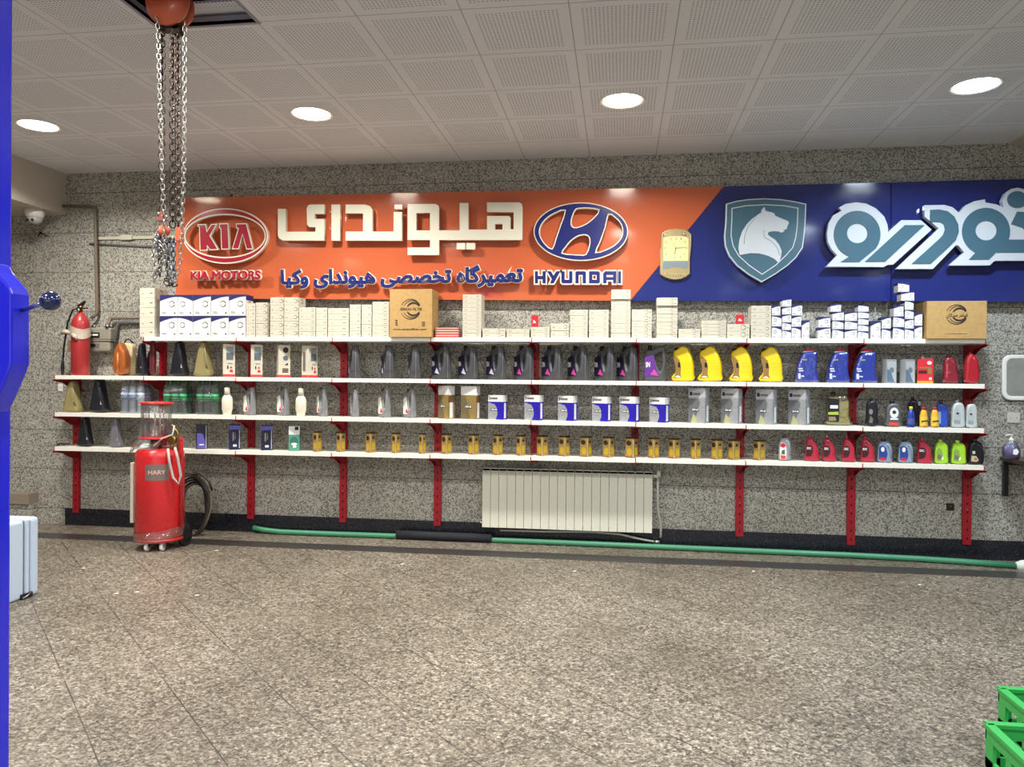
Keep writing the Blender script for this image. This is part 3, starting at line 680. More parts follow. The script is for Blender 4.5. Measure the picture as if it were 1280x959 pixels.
F2 = "".join(chr(c) for c in reversed([0xFED3, 0xFBFF, 0xFEE0, 0xFE98, 0xFEAE, 32, 0xFEB3, 0xFEAE, 0xFB90, 0xFE8E, 0xFEE5]))
link('lettering', at_y(text(F2, .0006, .02, m_ink, (-w*.18, h*.55, w*.18, h*.68)), -.0018), t)
link('lettering', at_y(text('www.serkanfilter.com', .0006, .0, m_ink, (-w*.18, h*.12, w*.18, h*.145)), -.0012), t)
# clear wrap bundle behind the small cartons
z0 = shz(1, P(1100, 400, -.18).x)
q0, q1 = P(1088, 400, -.17).x, P(1118, 400, -.17).x
wr = MB().box((q0, -.17, z0+.0005), (q1, -.09, z0+.15), M('grey_wrap', '8f9ba3', .25)).tube([(q0+.05, -.13, z0+.15), (q0+.052, -.13, z0+.28)], .004, M('grey_wrap', '8f9ba3', .25), 6)
tag(wr.obj('wrapped_bundle', None, .006), 'grey plastic-wrapped bundle behind the small navy-topped cartons', 'bundle')

# ================================================================== PRODUCTS ON THE SHELVES
EXT = {}
USED = set()
def reg(o, w, d, h, cyl=False):
    """remember the footprint (-w/2..w/2, -d/2..d/2) and height of a master product"""
    EXT[o.name] = (w, d, h); o.location = (0, 0, -5); return o
def put(o, px0, px1, ptop, t, rz=0, yf=-.29, label='', cat='bottle', group=None, sxy=None, eff=False):
    w, d, h = EXT[o.name]; nm = o.name
    if nm in USED: o = dup(o)
    USED.add(nm)
    ym = yf+.05; pm = {1: 415, 2: 455, 3: 505, 4: 555}[t]
    x0, x1 = P(px0, pm, ym).x, P(px1, pm, ym).x; xm = (x0+x1)/2; z0 = max(shz(t, x0), shz(t, x1), shz(t, xm))+.0004
    zt = P((px0+px1)/2, ptop, ym).z; sz = (zt-z0)/h
    ang = math.atan2(xm-CAMP.x, ym-CAMP.y)
    if eff: rz -= ang
    c, s_ = abs(math.cos(rz)), abs(math.sin(rz))
    # apparent width seen along the view ray
    cc, ss = abs(math.cos(rz+ang)), abs(math.sin(rz+ang))
    if not any(k in nm for k in ('can', 'carton', 'pack')): ss *= .45
    s = sxy or ((x1-x0)*math.cos(ang)/(w*cc+d*ss))
    ey = (w*s_+d*c)/2*s
    o.location = (xm, max(min(yf+ey, -.034-ey), -.32+ey), z0); o.rotation_euler = (0, 0, rz); o.scale = (s, s, sz)
    tag(o, label, cat, group); return o
def prints(o, polys, texts=(), name='label', y=0):
    """flat label areas lying on the front (y<0) face: polys [(pts, mat)], texts [(body, box, mat)]"""
    b = MB()
    for i, (p, m) in enumerate(polys): b.prism(p, y-.0012-.0004*i, y+.0004, m)
    l = b.obj(name, o)
    for bd, bx, m in texts:
        link('label_text', at_y(text(bd, .0005, .02, m, bx), y-.0012-.0004*len(polys)-.0006), l)
    return l
def shaped_jug(name, outline, holes, thick, mat, bev=.018, caps=(), sm=2, taper=0):
    o = empty(name); xs = [p[0] for p in outline]; zs = [p[1] for p in outline]
    me = shape([smooth_loop(outline, sm) if sm else outline]+[smooth_loop(h_, 3) for h_ in holes], thick, bev, 0, mat); at_y(me, -thick/2)
    zm = min(v.co.z for v in me.vertices)
    for v in me.vertices:
        v.co.z -= zm
        if taper: v.co.y *= 1-taper*min(1, v.co.z/.3)**1.3
    for p in me.polygons: p.use_smooth = True
    link('jug_body', me, o)
    for (cx, z0, z1, r, m) in caps:
        MB().lathe([(r, z0), (r, z1-.003), (r-.003, z1), (.001, z1)], m, c=(cx, 0, 0), seg=18).obj('cap', o)
    return o
# --- charcoal four-litre jug: spout left, arched handle right
def conv(pts, x0, w, W_, z0, h, H): return [((a-x0)/w*W_-W_/2, (z0-b)/h*H) for a, b in pts]
A_ = lambda pts: conv(pts, 168, 160, .19, 350, 275, .31)
a_out = A_([(168, 350), (167, 270), (168, 180), (176, 135), (184, 113), (234, 112), (240, 98), (290, 84), (315, 82), (328, 100), (331, 180), (330, 270), (327, 350)])
a_hole = [A_([(246, 168), (262, 150), (292, 132), (306, 142), (310, 200), (296, 262), (286, 272), (266, 230)])]
def charcoal_jug(name, mat, lab, txt, capm=m_black):
    o = shaped_jug(name, a_out, a_hole, .105, mat, .02, [(A_([(206, 0)])[0][0], .262, .31, .020, capm)], 0, .45)
    prints(o, [(A_([(171, 170), (238, 150), (246, 190), (258, 240), (282, 312), (171, 316)]), lab[0]), (A_([(215, 300), (246, 258), (282, 312)]), lab[1])],
           [(txt, (*A_([(178, 245)])[0], *A_([(212, 205)])[0]), m_wprint)] if txt else [], y=-.0525)
    b = MB().box((-.03, -.054, .006), (.085, -.0525, .0085), M('jug_rib', '5b5c60', .4)); b.obj('moulded_rib', o)
    b = MB().tube([(A_([(329, 0)])[0][0]+.0, 0, .01), (A_([(330, 0)])[0][0]+.001, 0, .2), (A_([(326, 0)])[0][0], 0, .28)], .0022, M('jug_seam', '8a8b8e', .35), 6); b.obj('mould_seam', o)
    return reg(o, .19, .105, .31)
m_purple = M('purple_print', '5b2a86', .45); m_pink = M('magenta_print', 'c2418f', .45); m_dkp = M('dark_label', '1d1a33', .45)
j1 = charcoal_jug('oil_jug', m_dgrey, (m_purple, m_pink), 'SN'); 
j2 = charcoal_jug('oil_jug', m_dgrey, (m_dkp, m_pink), 'SN'); j3 = charcoal_jug('oil_jug', m_dgrey, (m_dkp, M('pale_print', 'b9b6c9', .5)), 'SN')
R = math.radians
dk = [(430.8, 451, -97, j3), (473.6, 492, -92, j3), (507.5, 525, -90, j3), (539.8, 561.5, -68, j3), (573, 595.5, -66, j3), (609, 630, -66, j3), (646, 663, -72, j2), (681, 699, -70, j2), (714, 731.6, -70, j2), (747, 766, -66, j2), (775.6, 794, -64, j2)]
for i, (a, b, r, p) in enumerate(dk):
    tt = 431+(i/10)*1.2
    ang = math.degrees(math.atan2(P((a+b)/2, 455, -.25).x, 6.8))
    put(p, a, b, tt, 2, R((-86, -80, -84)[i]-ang if i < 3 else (-57 if i < 7 else -53)-ang), label='charcoal oil jug on second shelf seen from its handle side, %s' % nth(i+1, 11, 'left', 'right'), group='charcoal oil jugs', sxy=1.0)
put(j1, 806, 832, 431.5, 2, R(-8), label='charcoal oil jug facing front with purple label, left of the yellow jugs', group='charcoal oil jugs')
# --- silver jugs on the third shelf
m_sil = M('silver_plastic', '8e8f92', .32, .3)
js = charcoal_jug('oil_jug', m_sil, (M('white_label', 'e4e2da', .5), m_redp), '', m_dgrey)
for i, (a, b, r) in enumerate([(305, 318.3, -74), (346.5, 361.3, -72), (395.5, 409, -78), (436, 449.5, -88), (473.5, 487, -72), (505, 519, -70)]):
    ang = math.degrees(math.atan2(P((a+b)/2, 455, -.25).x, 6.8))
    put(js, a, b, 483.5+i*.5, 3, R((-62, -60, -70, -84, -60, -56)[i]-ang), label='silver oil jug on third shelf, %s' % nth(i+1, 6, 'left', 'right'), group='silver oil jugs', sxy=.66)
# --- yellow jug
Y_ = lambda pts: conv(pts, 390, 170, .18, 357, 270, .31)
m_yel = M('yellow_plastic', 'e8c715', .3, coat=.3); m_goldl = M('bronze_label', '8b6a3a', .4)
jy = shaped_jug('oil_jug', Y_([(390, 356), (392, 316), (410, 298), (416, 262), (408, 218), (396, 182), (396, 152), (402, 126), (432, 108), (458, 88), (492, 88), (522, 118), (548, 180), (560, 245), (560, 300), (557, 356)]), [], .10, m_yel, .022,
                [], 2)
MB().lathe([(.02, 0), (.021, .022), (.001, .024)], m_hole, c=(Y_([(420, 0)])[0][0], 0, Y_([(0, 112)])[0][1]), seg=16).obj('cap', jy).rotation_euler = (0, 0, 0)
prints(jy, [(Y_([(401, 160), (425, 162), (452, 190), (464, 240), (460, 300), (470, 328), (398, 332), (416, 300), (421, 262), (413, 215)]), m_goldl), (Y_([(438, 205), (456, 212), (458, 250), (438, 245)]), m_black), (Y_([(410, 322), (440, 312), (466, 326)]), m_wprint)], y=-.05)
for k in range(5): MB().box((.01, -.0512, .06+k*.026), (.075, -.0495, .0625+k*.026), M('yellow_rib', 'd5b40e', .35)).obj('moulded_rib', jy)
reg(jy, .18, .10, .31)
for i, (a, b) in enumerate([(841, 868), (874, 903), (913.5, 941), (950.5, 978.6)]):
    put(jy, a, b, 434+i*.3, 2, R(-14), label='bright yellow oil jug on second shelf, %s' % ['leftmost of four', 'second of four from left', 'third of four from left', 'rightmost of four'][i], group='yellow oil jugs')
# --- blue jug in cling film
B_ = lambda pts: conv(pts, 120, 235, .19, 440, 360, .30)
m_blu = M('blue_plastic', '2c3f9e', .25, coat=.4)
def film(name='film', col=(.9, .93, 1, 1), gl=.16):
    m = bpy.data.materials.new(name); m.use_nodes = True; t = m.node_tree; t.nodes.remove(t.nodes['Principled BSDF'])
    tr = t.nodes.new('ShaderNodeBsdfTransparent'); g = t.nodes.new('ShaderNodeBsdfGlossy'); mx = t.nodes.new('ShaderNodeMixShader'); g.inputs['Roughness'].default_value = .12
    tr.inputs[0].default_value = col
    lw = t.nodes.new('ShaderNodeLayerWeight'); lw.inputs[0].default_value = .35; mp = t.nodes.new('ShaderNodeMapRange'); mp.inputs[3].default_value = gl*.5; mp.inputs[4].default_value = gl*3
    nz = t.nodes.new('ShaderNodeTexNoise'); nz.inputs['Scale'].default_value = 35; bp = t.nodes.new('ShaderNodeBump'); bp.inputs['Strength'].default_value = .6; bp.inputs['Distance'].default_value = .01
    t.links.new(nz.outputs[0], bp.inputs['Height']); t.links.new(bp.outputs[0], g.inputs['Normal'])
    t.links.new(lw.outputs['Facing'], mp.inputs[0]); t.links.new(mp.outputs[0], mx.inputs[0]); t.links.new(tr.outputs[0], mx.inputs[1]); t.links.new(g.outputs[0], mx.inputs[2])
    t.links.new(mx.outputs[0], t.nodes['Material Output'].inputs[0]); MATS[name] = m; return m
m_film = film('cling_film'); m_clear = film('clear_plastic', (.82, .88, .9, 1), .3); m_greenpet = film('green_plastic', (.20, .62, .34, 1), .3)
bo = B_([(120, 440), (122, 370), (132, 290), (160, 200), (200, 140), (240, 128), (300, 122), (338, 124), (346, 180), (340, 300), (352, 380), (352, 440)])
jb = shaped_jug('oil_jug', bo, [], .11, m_blu, .022)
MB().box((-.03, -.02, .262), (.07, .02, .275), m_wprint).box((-.012, -.018, .275), (.06, .018, .294), m_redp).box((.052, -.022, .21), (.08, .022, .275), m_wprint).obj('cap', jb, .003)
prints(jb, [(B_([(135, 290), (180, 288), (180, 302), (135, 304)]), m_wprint), (B_([(140, 312), (190, 310), (190, 324), (140, 326)]), m_wprint), (B_([(133, 345), (158, 345), (160, 402), (133, 402)]), m_wprint), (B_([(164, 366), (200, 370), (200, 382), (164, 380)]), m_wprint), (B_([(178, 196), (226, 194), (224, 208), (178, 210)]), M('lemon_print', 'b9b25a', .5))], y=-.055)
me = shape([offset_loop(smooth_loop(bo, 2), .004)], .125, .025, 0, m_film); at_y(me, -.0625); link('cling_wrap', me, jb)
reg(jb, .19, .11, .30)
for i, (a, b) in enumerate([(994, 1022), (1033, 1061), (1066, 1095.5)]):
    put(jb, a, b, 435.5+i*.2, 2, R(0), label='blue film-wrapped jug with red and white cap on second shelf, %s of three' % ['left', 'middle', 'right'][i], group='blue film-wrapped jugs')

# --- cartons and cans with printed faces
def carton_proto(name, w, d, h, mat, front=(), right=(), left=(), texts=(), top=None):
    o = empty(name); b = MB().box((-w/2, -d/2, 0), (w/2, d/2, h), mat)
    b.obj('carton_body', o, .0015)
    if top: MB().box((-w/2-.0006, -d/2-.0006, h*top[0]), (w/2+.0006, d/2+.0006, h+.0006), top[1]).obj('top_band', o)
    pb = MB()
    for i, (p, m) in enumerate(front): pb.add([(q[0]*w, -d/2-.0013-.0003*i, q[1]*h) for q in p], [tuple(range(len(p)))], m)
    for i, (p, m) in enumerate(right): pb.add([(w/2+.0013+.0003*i, q[0]*d, q[1]*h) for q in p], [tuple(range(len(p)))], m)
    for i, (p, m) in enumerate(left): pb.add([(-w/2-.0013-.0003*i, -q[0]*d, q[1]*h) for q in p], [tuple(range(len(p)))], m)
    if pb.v:
        l = pb.obj('label', o)
        for bd, (x0, z0, x1, z1), m in texts: link('label_text', at_y(text(bd, .0005, .03, m, (x0*w, z0*h, x1*w, z1*h)), -d/2-.0030), l)
    return reg(o, w, d, h)
def rc(x0, z0, x1, z1): return [(x0, z0), (x1, z0), (x1, z1), (x0, z1)]
def circ(cx, cz, rx, rz, a0=0, a1=360, n=16): return [(cx+rx*math.cos(R(a0+(a1-a0)*i/n)), cz+rz*math.sin(R(a0+(a1-a0)*i/n))) for i in range(n)]
m_cob = M('cobalt_can', '2a1ea0', .25, coat=.3); m_canw = M('can_white', 'dcdcda', .3); m_cang = M('can_grey', 'a2a6aa', .28, .3); m_cand = M('can_darkgrey', '74777b', .3, .3); m_cang2 = M('can_bronze', 'a08a55', .3, .4)
kb = carton_proto('oil_can', .14, .085, .24, m_cob, [(([(-.5, 0), (.02, 0), (.14, .2), (.12, .45), (-.05, .62), (-.5, .70)]), m_cang), (rc(-.32, .36, .12, .46), m_dkp)], [(rc(-.25, .06, .2, .68), m_canw)], [], [('10W-40', (-.28, .375, .1, .445), m_wprint), ('Castro', (-.42, .82, .18, .91), m_dkp)][:1], (.73, m_canw))
bp = MB(); bp.box((-.06, -.0445, .195), (-.052, -.0437, .225), m_dkp); bp.box((-.046, -.0445, .2), (.02, -.0437, .218), m_grey); bp.obj('band_print', kb)
cans = [(610, 633.6, 494), (655.4, 679.2, 494), (697.4, 721.6, 495), (740, 764.2, 496), (774.4, 799.6, 496), (812, 837, 497)]
for i, (a, b, t_) in enumerate(cans): put(kb, a, b, t_, 3, R(-26), yf=-.31, eff=True, label='cobalt and grey oil can with white top, third shelf, %s of six' % nth(i+1, 6, 'left', 'right').replace('leftmost', 'leftmost one'), cat='can', group='cobalt oil cans with white tops')
kg = carton_proto('oil_can', .15, .085, .335, m_cang, [([(-.5, 0), (-.2, 0), (.05, .3), (.2, .60), (.1, .70), (-.5, .70)], m_cand), ([(-.35, .0), (.1, .0), (.02, .14), (-.2, .28)], M('pale_olive_print', 'a3a379', .4)), (rc(-.30, .34, .12, .42), m_dkp)], [(rc(-.15, .06, .22, .50), m_canw)], [], [('10W-40', (-.26, .355, .1, .41), m_wprint)], (.73, M('can_silver', 'c3c5cc', .25, .3)))
bp = MB(); bp.box((-.065, -.0445, .265), (-.04, -.0437, .30), m_dkp); bp.box((-.035, -.0445, .27), (.03, -.0437, .29), m_grey); bp.obj('band_print', kg)
for i, (a, b, t_) in enumerate([(861, 887, 485.5), (902, 928.4, 486), (945.6, 972, 487), (986.5, 1013.6, 487.5)]): put(kg, a, b, t_, 3, R(-25), yf=-.31, eff=True, label='tall silver oil can on third shelf, %s' % ['leftmost of four', 'second of four from left', 'third of four from left', 'rightmost of four'][i], cat='can', group='tall silver oil cans')
ko = carton_proto('oil_can', .15, .08, .30, m_cang2, [([(-.5, 0), (.1, 0), (.0, .3), (-.2, .7), (-.5, .7)], M('bronze_dark', '75694a', .35, .3)), (rc(-.22, .33, .2, .42), m_dkp)], [(rc(-.28, .03, .22, .50), m_canw), (rc(-.5, .5, .5, .70), M('umber_print', '6a4a2a', .4))], [], [('10W-40', (-.2, .345, .18, .41), m_wprint)], (.73, m_canw))
put(ko, 547, 567.5, 482.5, 3, R(-50), yf=-.31, eff=True, label='bronze oil can with white top, left one of two, turned further', cat='can', group='bronze oil cans'); put(ko, 576, 600, 483, 3, R(-26), yf=-.31, eff=True, label='bronze oil can with white top, right one of two, beside cobalt can', cat='can', group='bronze oil cans')
# gold cartons on the lowest shelf
m_gc = M('gold_carton', 'a58a52', .35, .35); m_gd = M('gold_dark', '2c2015', .5)
gc = carton_proto('additive_carton', .066, .066, .20, m_gc, [(circ(-.05, .72, .32, .12), m_gd), (circ(.05, .30, .34, .18), M('gold_bright', 'c7a832', .35, .3)), (rc(-.5, 0, .5, .05), M('rust_print', '8c3a20', .5))], [(circ(.0, .74, .2, .07), m_gd), (rc(-.3, .15, .3, .5), M('gold_bright', 'c7a832', .35, .3))], [], [], (.94, m_gd))
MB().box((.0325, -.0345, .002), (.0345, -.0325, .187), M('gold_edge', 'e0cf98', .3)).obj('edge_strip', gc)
gl = [(392, 402.8, -58), (421, 432.2, -66), (457.2, 470, -46), (490, 501, -60), (524.2, 533.2, -78), (552, 565, -44), (585.2, 598.8, -40), (616, 628.8, -45), (645.5, 657.2, -60), (671, 685, -36), (698.5, 712.6, -32), (725, 740, -24), (753.5, 768.2, -28), (781.6, 797.6, -22), (810.4, 824, -52), (835.6, 850.2, -45), (863.4, 876, -54), (889, 903.4, -45), (909.8, 925, -40), (941.6, 957, -40)]
for i, (a, b, r) in enumerate(gl): put(gc, a, b, 539.3+(i/19)*11, 4, R(-48 if i < 10 else r-8 if r > -45 else -46), yf=-.30, eff=True, label='small gold carton on lowest shelf, %s of twenty' % nth(i+1, 20, 'left', 'right'), cat='carton', group='small gold cartons', sxy=None)
# white and red tall cartons
m_red2 = M('poppy_print', 'cf3a3c', .5)
wf = [(rc(-.5, 0, .5, .08), m_red2), (rc(-.22, .52, .36, .92), M('slate_print', '5b646b', .4)), (rc(-.22, .74, .36, .90), M('bluegrey_print', '8c989c', .4)), (rc(.08, .14, .32, .22), m_redp), (rc(-.14, .24, -.04, .34), m_ink), (rc(.1, .26, .26, .31), m_redp), (rc(-.1, .40, .3, .42), m_grey)]
wr_ = carton_proto('additive_carton', .10, .075, .30, m_box, wf, [(rc(-.5, 0, .5, .08), m_red2)], [(rc(-.5, 0, .5, .08), m_red2), (rc(-.3, .2, .1, .8), m_grey)])
wr2 = carton_proto('additive_carton', .10, .075, .30, m_box, [(rc(-.5, 0, .5, .08), m_red2), (circ(.1, .85, .24, .09), m_ink), (circ(.1, .60, .22, .08), M('slate_print', '5b646b', .4)), ([(.0, .38), (.3, .38), (.3, .46)], m_ink), (rc(-.18, .15, .34, .18), m_ink), (rc(-.18, .20, .34, .23), m_ink), (rc(-.18, .25, .34, .28), m_ink)], [], [(rc(-.5, 0, .5, .08), m_red2), (rc(-.2, .12, .1, .9), M('bluegrey_print', '8c989c', .4))])
for i, (a, b, r, p) in enumerate([(278, 293.4, -2, wr_), (312.6, 327.6, 3, wr_), (345, 362, 12, wr2), (376, 396, 30, wr_)]):
    put(p, a, b, 430.5+i*.6, 2, R(r+(12 if i == 3 else 0)), eff=True, label='tall white carton with red base on second shelf, ' + ['leftmost of four', 'second of four from left', 'with barcode, third of four', 'turned, rightmost of four'][i], cat='carton', group='tall white and red cartons')
# blue cartons, green carton
m_vio = M('violet_print', '5a55a8', .4); m_nv = M('navy_carton', '17193c', .4)
q1 = carton_proto('additive_carton', .09, .06, .22, M('black_carton', '1c1b2c', .4), [([(-.4, .04), (.36, .04), (.3, .35), (.1, .62), (-.4, .64)], m_vio), (rc(-.2, .16, .2, .20), m_wprint), (rc(.38, .02, .44, .95), M('pale_print', 'b9b6c9', .5))])
put(q1, 244.8, 259.2, 530, 4, R(-3), eff=True, label='black carton with violet curved print, lowest shelf, right of the red cart', cat='carton')
q2 = carton_proto('additive_carton', .09, .06, .22, m_nv, [(rc(-.5, .80, .5, .96), m_vio), (rc(-.3, .30, .18, .74), M('ink_blue', '0d0e26', .4)), (rc(-.22, .35, -.08, .70), m_grey), (rc(0, .42, .06, .68), m_grey), (rc(-.16, .12, .14, .2), m_wprint), (rc(.36, .05, .42, .78), M('pale_print', 'b9b6c9', .5))])
put(q2, 285.6, 300.4, 530.5, 4, R(4), eff=True, label='navy carton with violet top on lowest shelf, left of the upright', cat='carton', group='navy cartons with violet tops'); put(q2, 326.2, 340.6, 531.4, 4, R(2), eff=True, label='navy carton with violet top on lowest shelf, right of the upright', cat='carton', group='navy cartons with violet tops')
q3 = carton_proto('additive_carton', .09, .06, .22, M('sea_green', '4f8f7c', .45), [(rc(-.5, .66, .5, 1), m_canw), (rc(.05, .84, .4, .98), m_black), (circ(.0, .38, .38, .2), M('deep_green', '2f6b5a', .45)), (circ(0, .28, .28, .05), m_wprint), (rc(-.1, .14, .2, .22), m_wprint)], [(rc(-.4, .5, .1, .75), m_black)])
put(q3, 361, 375.6, 532.6, 4, R(-6), eff=True, label='sea-green and white carton on the lowest shelf', cat='carton')

# --- tapering dark and olive jugs seen end on (left shelves)
w_out = [(-.075, 0), (-.072, .05), (-.055, .15), (-.035, .24), (-.02, .29), (.012, .31), (.03, .285), (.045, .20), (.065, .09), (.076, 0)]
def wedge(name, mat, glint, film_m=None):
    o = shaped_jug(name, w_out, [], .11, mat, .025)
    MB().lathe([(.016, .285), (.016, .318), (.001, .32)], m_black, c=(-.002, .02, 0), seg=14).obj('cap', o)
    MB().tube([(.03, -.05, .26), (.052, -.066, .2), (.06, -.066, .12), (.066, -.05, .07)], .006, mat, 8).obj('handle', o)
    prints(o, [([(.045, .08), (.06, .075), (.062, .10), (.05, .13)], glint)], y=-.055)  # small patch painted on as a glint by the handle; dark on olive
    return reg(o, .15, .11, .32)
m_blk2 = M('night_plastic', '191a22', .4); m_olv = M('olive_plastic', '8b8156', .45); m_gr2 = M('smoke_plastic', '6e6c74', .35)
m_pale = M('pale_offwhite', 'c9c5b6', .5)
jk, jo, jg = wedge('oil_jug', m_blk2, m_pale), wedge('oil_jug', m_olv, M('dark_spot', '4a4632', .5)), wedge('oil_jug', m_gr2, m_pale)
put(jk, 213.5, 235, 426.5, 2, 0, label='black tapering jug on second shelf, right of the upright', group='black tapering jugs'); put(jk, 112.5, 135.5, 473, 3, 0, label='black tapering jug on third shelf below the gas meter', group='black tapering jugs')
put(jk, 97, 116, 521, 4, R(6), label='black tapering jug on the lowest shelf beside the first upright', group='black tapering jugs'); put(jk, 171.5, 183.5, 429, 2, R(-20), yf=-.28, label='black tapering jug on second shelf, right of the cream handled jug', group='black tapering jugs')
put(jk, 184.5, 192.5, 440, 2, R(-10), yf=-.14, label='low dark jug half hidden beside the red upright on second shelf', group='black tapering jugs')
put(jo, 243.5, 266, 426.5, 2, 0, label='olive tapering jug on second shelf beside the white cartons', group='olive tapering jugs'); put(jo, 80, 102, 476.5, 3, 0, label='olive tapering jug on third shelf under the fire extinguisher', group='olive tapering jugs')
put(jg, 138, 154.5, 523, 4, R(0), label='smoke-grey tapering jug on the lowest shelf, left of the cart', group='smoke-grey tapering jugs'); put(jg, 174, 190, 523, 4, R(0), label='smoke-grey tapering jug on the lowest shelf, behind the cart', group='smoke-grey tapering jugs')
# amber jug and cream jug with black handle beside the meter
m_amb = M('copper_plastic', 'a35a2a', .25, .2)
ja = shaped_jug('oil_jug', [(-.05, 0), (-.05, .17), (-.035, .22), (-.01, .26), (.012, .26), (.03, .22), (.05, .17), (.05, 0)], [], .08, m_amb, .02)
MB().tube([(0, -.045, .02), (0, -.047, .2)], .009, M('copper_shine', 'c07a45', .2, .3), 8).obj('handle', ja); reg(ja, .10, .08, .27)  # paler upright tube is a highlight put on the body, not a grip
put(ja, 143, 161, 431, 2, R(0), label='copper-brown jug on second shelf below the gas meter')
cj = shaped_jug('oil_jug', [(-.08, 0), (-.085, .2), (-.07, .235), (.0, .25), (.08, .245), (.085, .21), (.072, .0)], [[(-.05, .03), (-.055, .17), (-.02, .20), (.03, .20), (.035, .1), (.04, .03)]], .07, M('cream_plastic', 'd9c99a', .4), .012, sm=0)
MB().tube([(-.02, 0, .245), (0, 0, .28), (.03, 0, .28), (.075, 0, .25)], .006, m_black, 8).obj('handle', cj); reg(cj, .17, .07, .285)
put(cj, 147, 170.5, 423.5, 2, R(0), yf=-.16, label='cream jug with black carrying handle behind the copper-brown jug')
# maroon jug by the upright
jm = shaped_jug('oil_jug', [(-.035, 0), (-.038, .2), (-.02, .25), (.0, .27), (.02, .25), (.038, .2), (.035, 0)], [], .07, M('maroon_plastic', '5a2028', .4), .015); reg(jm, .076, .07, .27)
MB().lathe([(.012, .26), (.012, .285), (.001, .287)], m_black, seg=12).obj('cap', jm)
put(jm, 189.5, 197, 429, 2, 0, yf=-.24, label='narrow maroon jug touching the red upright on second shelf')

# --- plain white bottles
def lathe_bottle(name, prof, mat, sx=1, sy=.7, cap=None, band=None, btxt=None, h=None, capr=None):
    o = empty(name); MB().lathe(prof, mat, sx=sx, sy=sy, seg=24).obj('bottle_body', o)
    if cap: MB().lathe([(cap[0], cap[1]), (cap[0], cap[2]-.002), (cap[0]-.002, cap[2]), (.001, cap[2])], cap[3], seg=16).obj('cap', o)
    rmax = max(p[0] for p in prof)
    if band:
        z0, z1, m = band[:3]; rr = [(r_+.0008) for r_, z in prof if z0 <= z <= z1] or [rmax+.0008]
        l = MB().lathe([(rmax+.0008, z0), (rmax+.0008, z1)], m, sx=sx, sy=sy, a0=PI+.25, a1=2*PI-.25, seg=14).obj('label', o)
        for (pp, pm) in band[3:]:
            link('label_print', MB().prism(pp, -rmax*sy-.0016, -rmax*sy+.0002, pm).mesh('p'), l)
        if btxt: link('label_text', at_y(text(btxt[0], .0006, .03, btxt[2], btxt[1]), -rmax*sy-.0024), l)
    return reg(o, 2*rmax*sx, 2*rmax*sy*.3, max(h or 0, cap[2] if cap else prof[-1][1]))
m_hdpe = M('milky_plastic', 'dcd8c4', .4)
bw = lathe_bottle('white_bottle', [(.036, 0), (.040, .01), (.041, .03), (.050, .05), (.051, .13), (.046, .155), (.032, .172), (.026, .182)], m_hdpe, cap=(.025, .178, .245, m_hdpe))
for i, (a, b, t_) in enumerate([(279.8, 293.6, 484.5), (371.5, 385.2, 485.5)]): put(bw, a, b, t_, 3, 0, label='plain milky white bottle on third shelf, ' + ('right of green bottle pack', 'between two silver jugs')[i], group='plain white bottles')
# --- packs of six drink bottles
def pet(name, mat, lab, cols_, rows_, r=.033, h=.30, cap=None):
    o = empty(name); pr = [(r*.85, 0), (r, .008)]
    for k in range(7): pr += [(r, .02+k*.018), (r*.94, .028+k*.018)]
    pr += [(r, .15), (r*.92, .165), (r, .18), (r*.98, .20), (r*.8, .235), (r*.42, .262), (r*.38, h-.012)]
    bm1 = MB().lathe(pr, mat, seg=20).mesh('bottle'); lm = MB().lathe([(r*.965, .112), (r*.965, .175)], lab, seg=20).mesh('label'); cm = MB().lathe([(r*.45, h-.022), (r*.45, h), (.001, h)], cap or m_canw, seg=12).mesh('cap')
    lq = MB().lathe([(r*.8, .004), (r*.9, .01), (r*.9, .2), (r*.75, .228), (.001, .229)], M(name+'_liquid', 'bcc8ca' if 'water' in name else '175c34', .2), seg=16).mesh('liquid')
    for j in range(rows_):
        for i in range(cols_):
            x, y = (i-(cols_-1)/2)*2*r, (j-(rows_-1)/2)*2*r
            b_ = link('bottle', bm1, o); b_.location = (x, y, .0006); link('bottle_label', lm, b_); link('cap', cm, b_); 
            link('liquid', lq, b_)
    W2, D2 = cols_*r, rows_*r
    rr = [(-W2, -D2+r), (-W2+r*.3, -D2+r*.3), (-W2+r, -D2), (W2-r, -D2), (W2-r*.3, -D2+r*.3), (W2, -D2+r), (W2, D2-r), (W2-r, D2), (-W2+r, D2), (-W2, D2-r)]
    vs = []; zz = (.0008, .06, .14, .22, .25)
    for z in zz:
        k = 1.006 if z < .2 else (.97 if z < .24 else .82); vs += [(p[0]*k, p[1]*k, z) for p in rr]
    n = len(rr); fs = [(a*n+i, a*n+(i+1) % n, (a+1)*n+(i+1) % n, (a+1)*n+i) for a in range(len(zz)-1) for i in range(n)]
    b = MB(); b.add(vs, fs, m_film, True); b.obj('shrink_wrap', o)
    return reg(o, 2*W2, 2*D2, h)
m_frost = film('frosty_plastic', (.93, .95, .97, 1), .5)
pw = pet('water_pack', m_frost, M('water_label', 'aab7c9', .4), 3, 2)
put(pw, 145.5, 189, 472.5, 3, 0, label='shrink-wrapped pack of clear water bottles on third shelf, left of the cart', cat='bottle pack')
pg = pet('green_pack', m_greenpet, M('green_label', '18a05a', .4), 3, 2, cap=M('green_cap', '1f5c3a', .4))
put(pg, 199.5, 241, 474.5, 3, 0, label='shrink-wrapped pack of green bottles on third shelf, left of two', cat='bottle pack', group='packs of green bottles'); put(pg, 241.5, 280, 474.5, 3, 0, label='shrink-wrapped pack of green bottles on third shelf, right of two', cat='bottle pack', group='packs of green bottles')

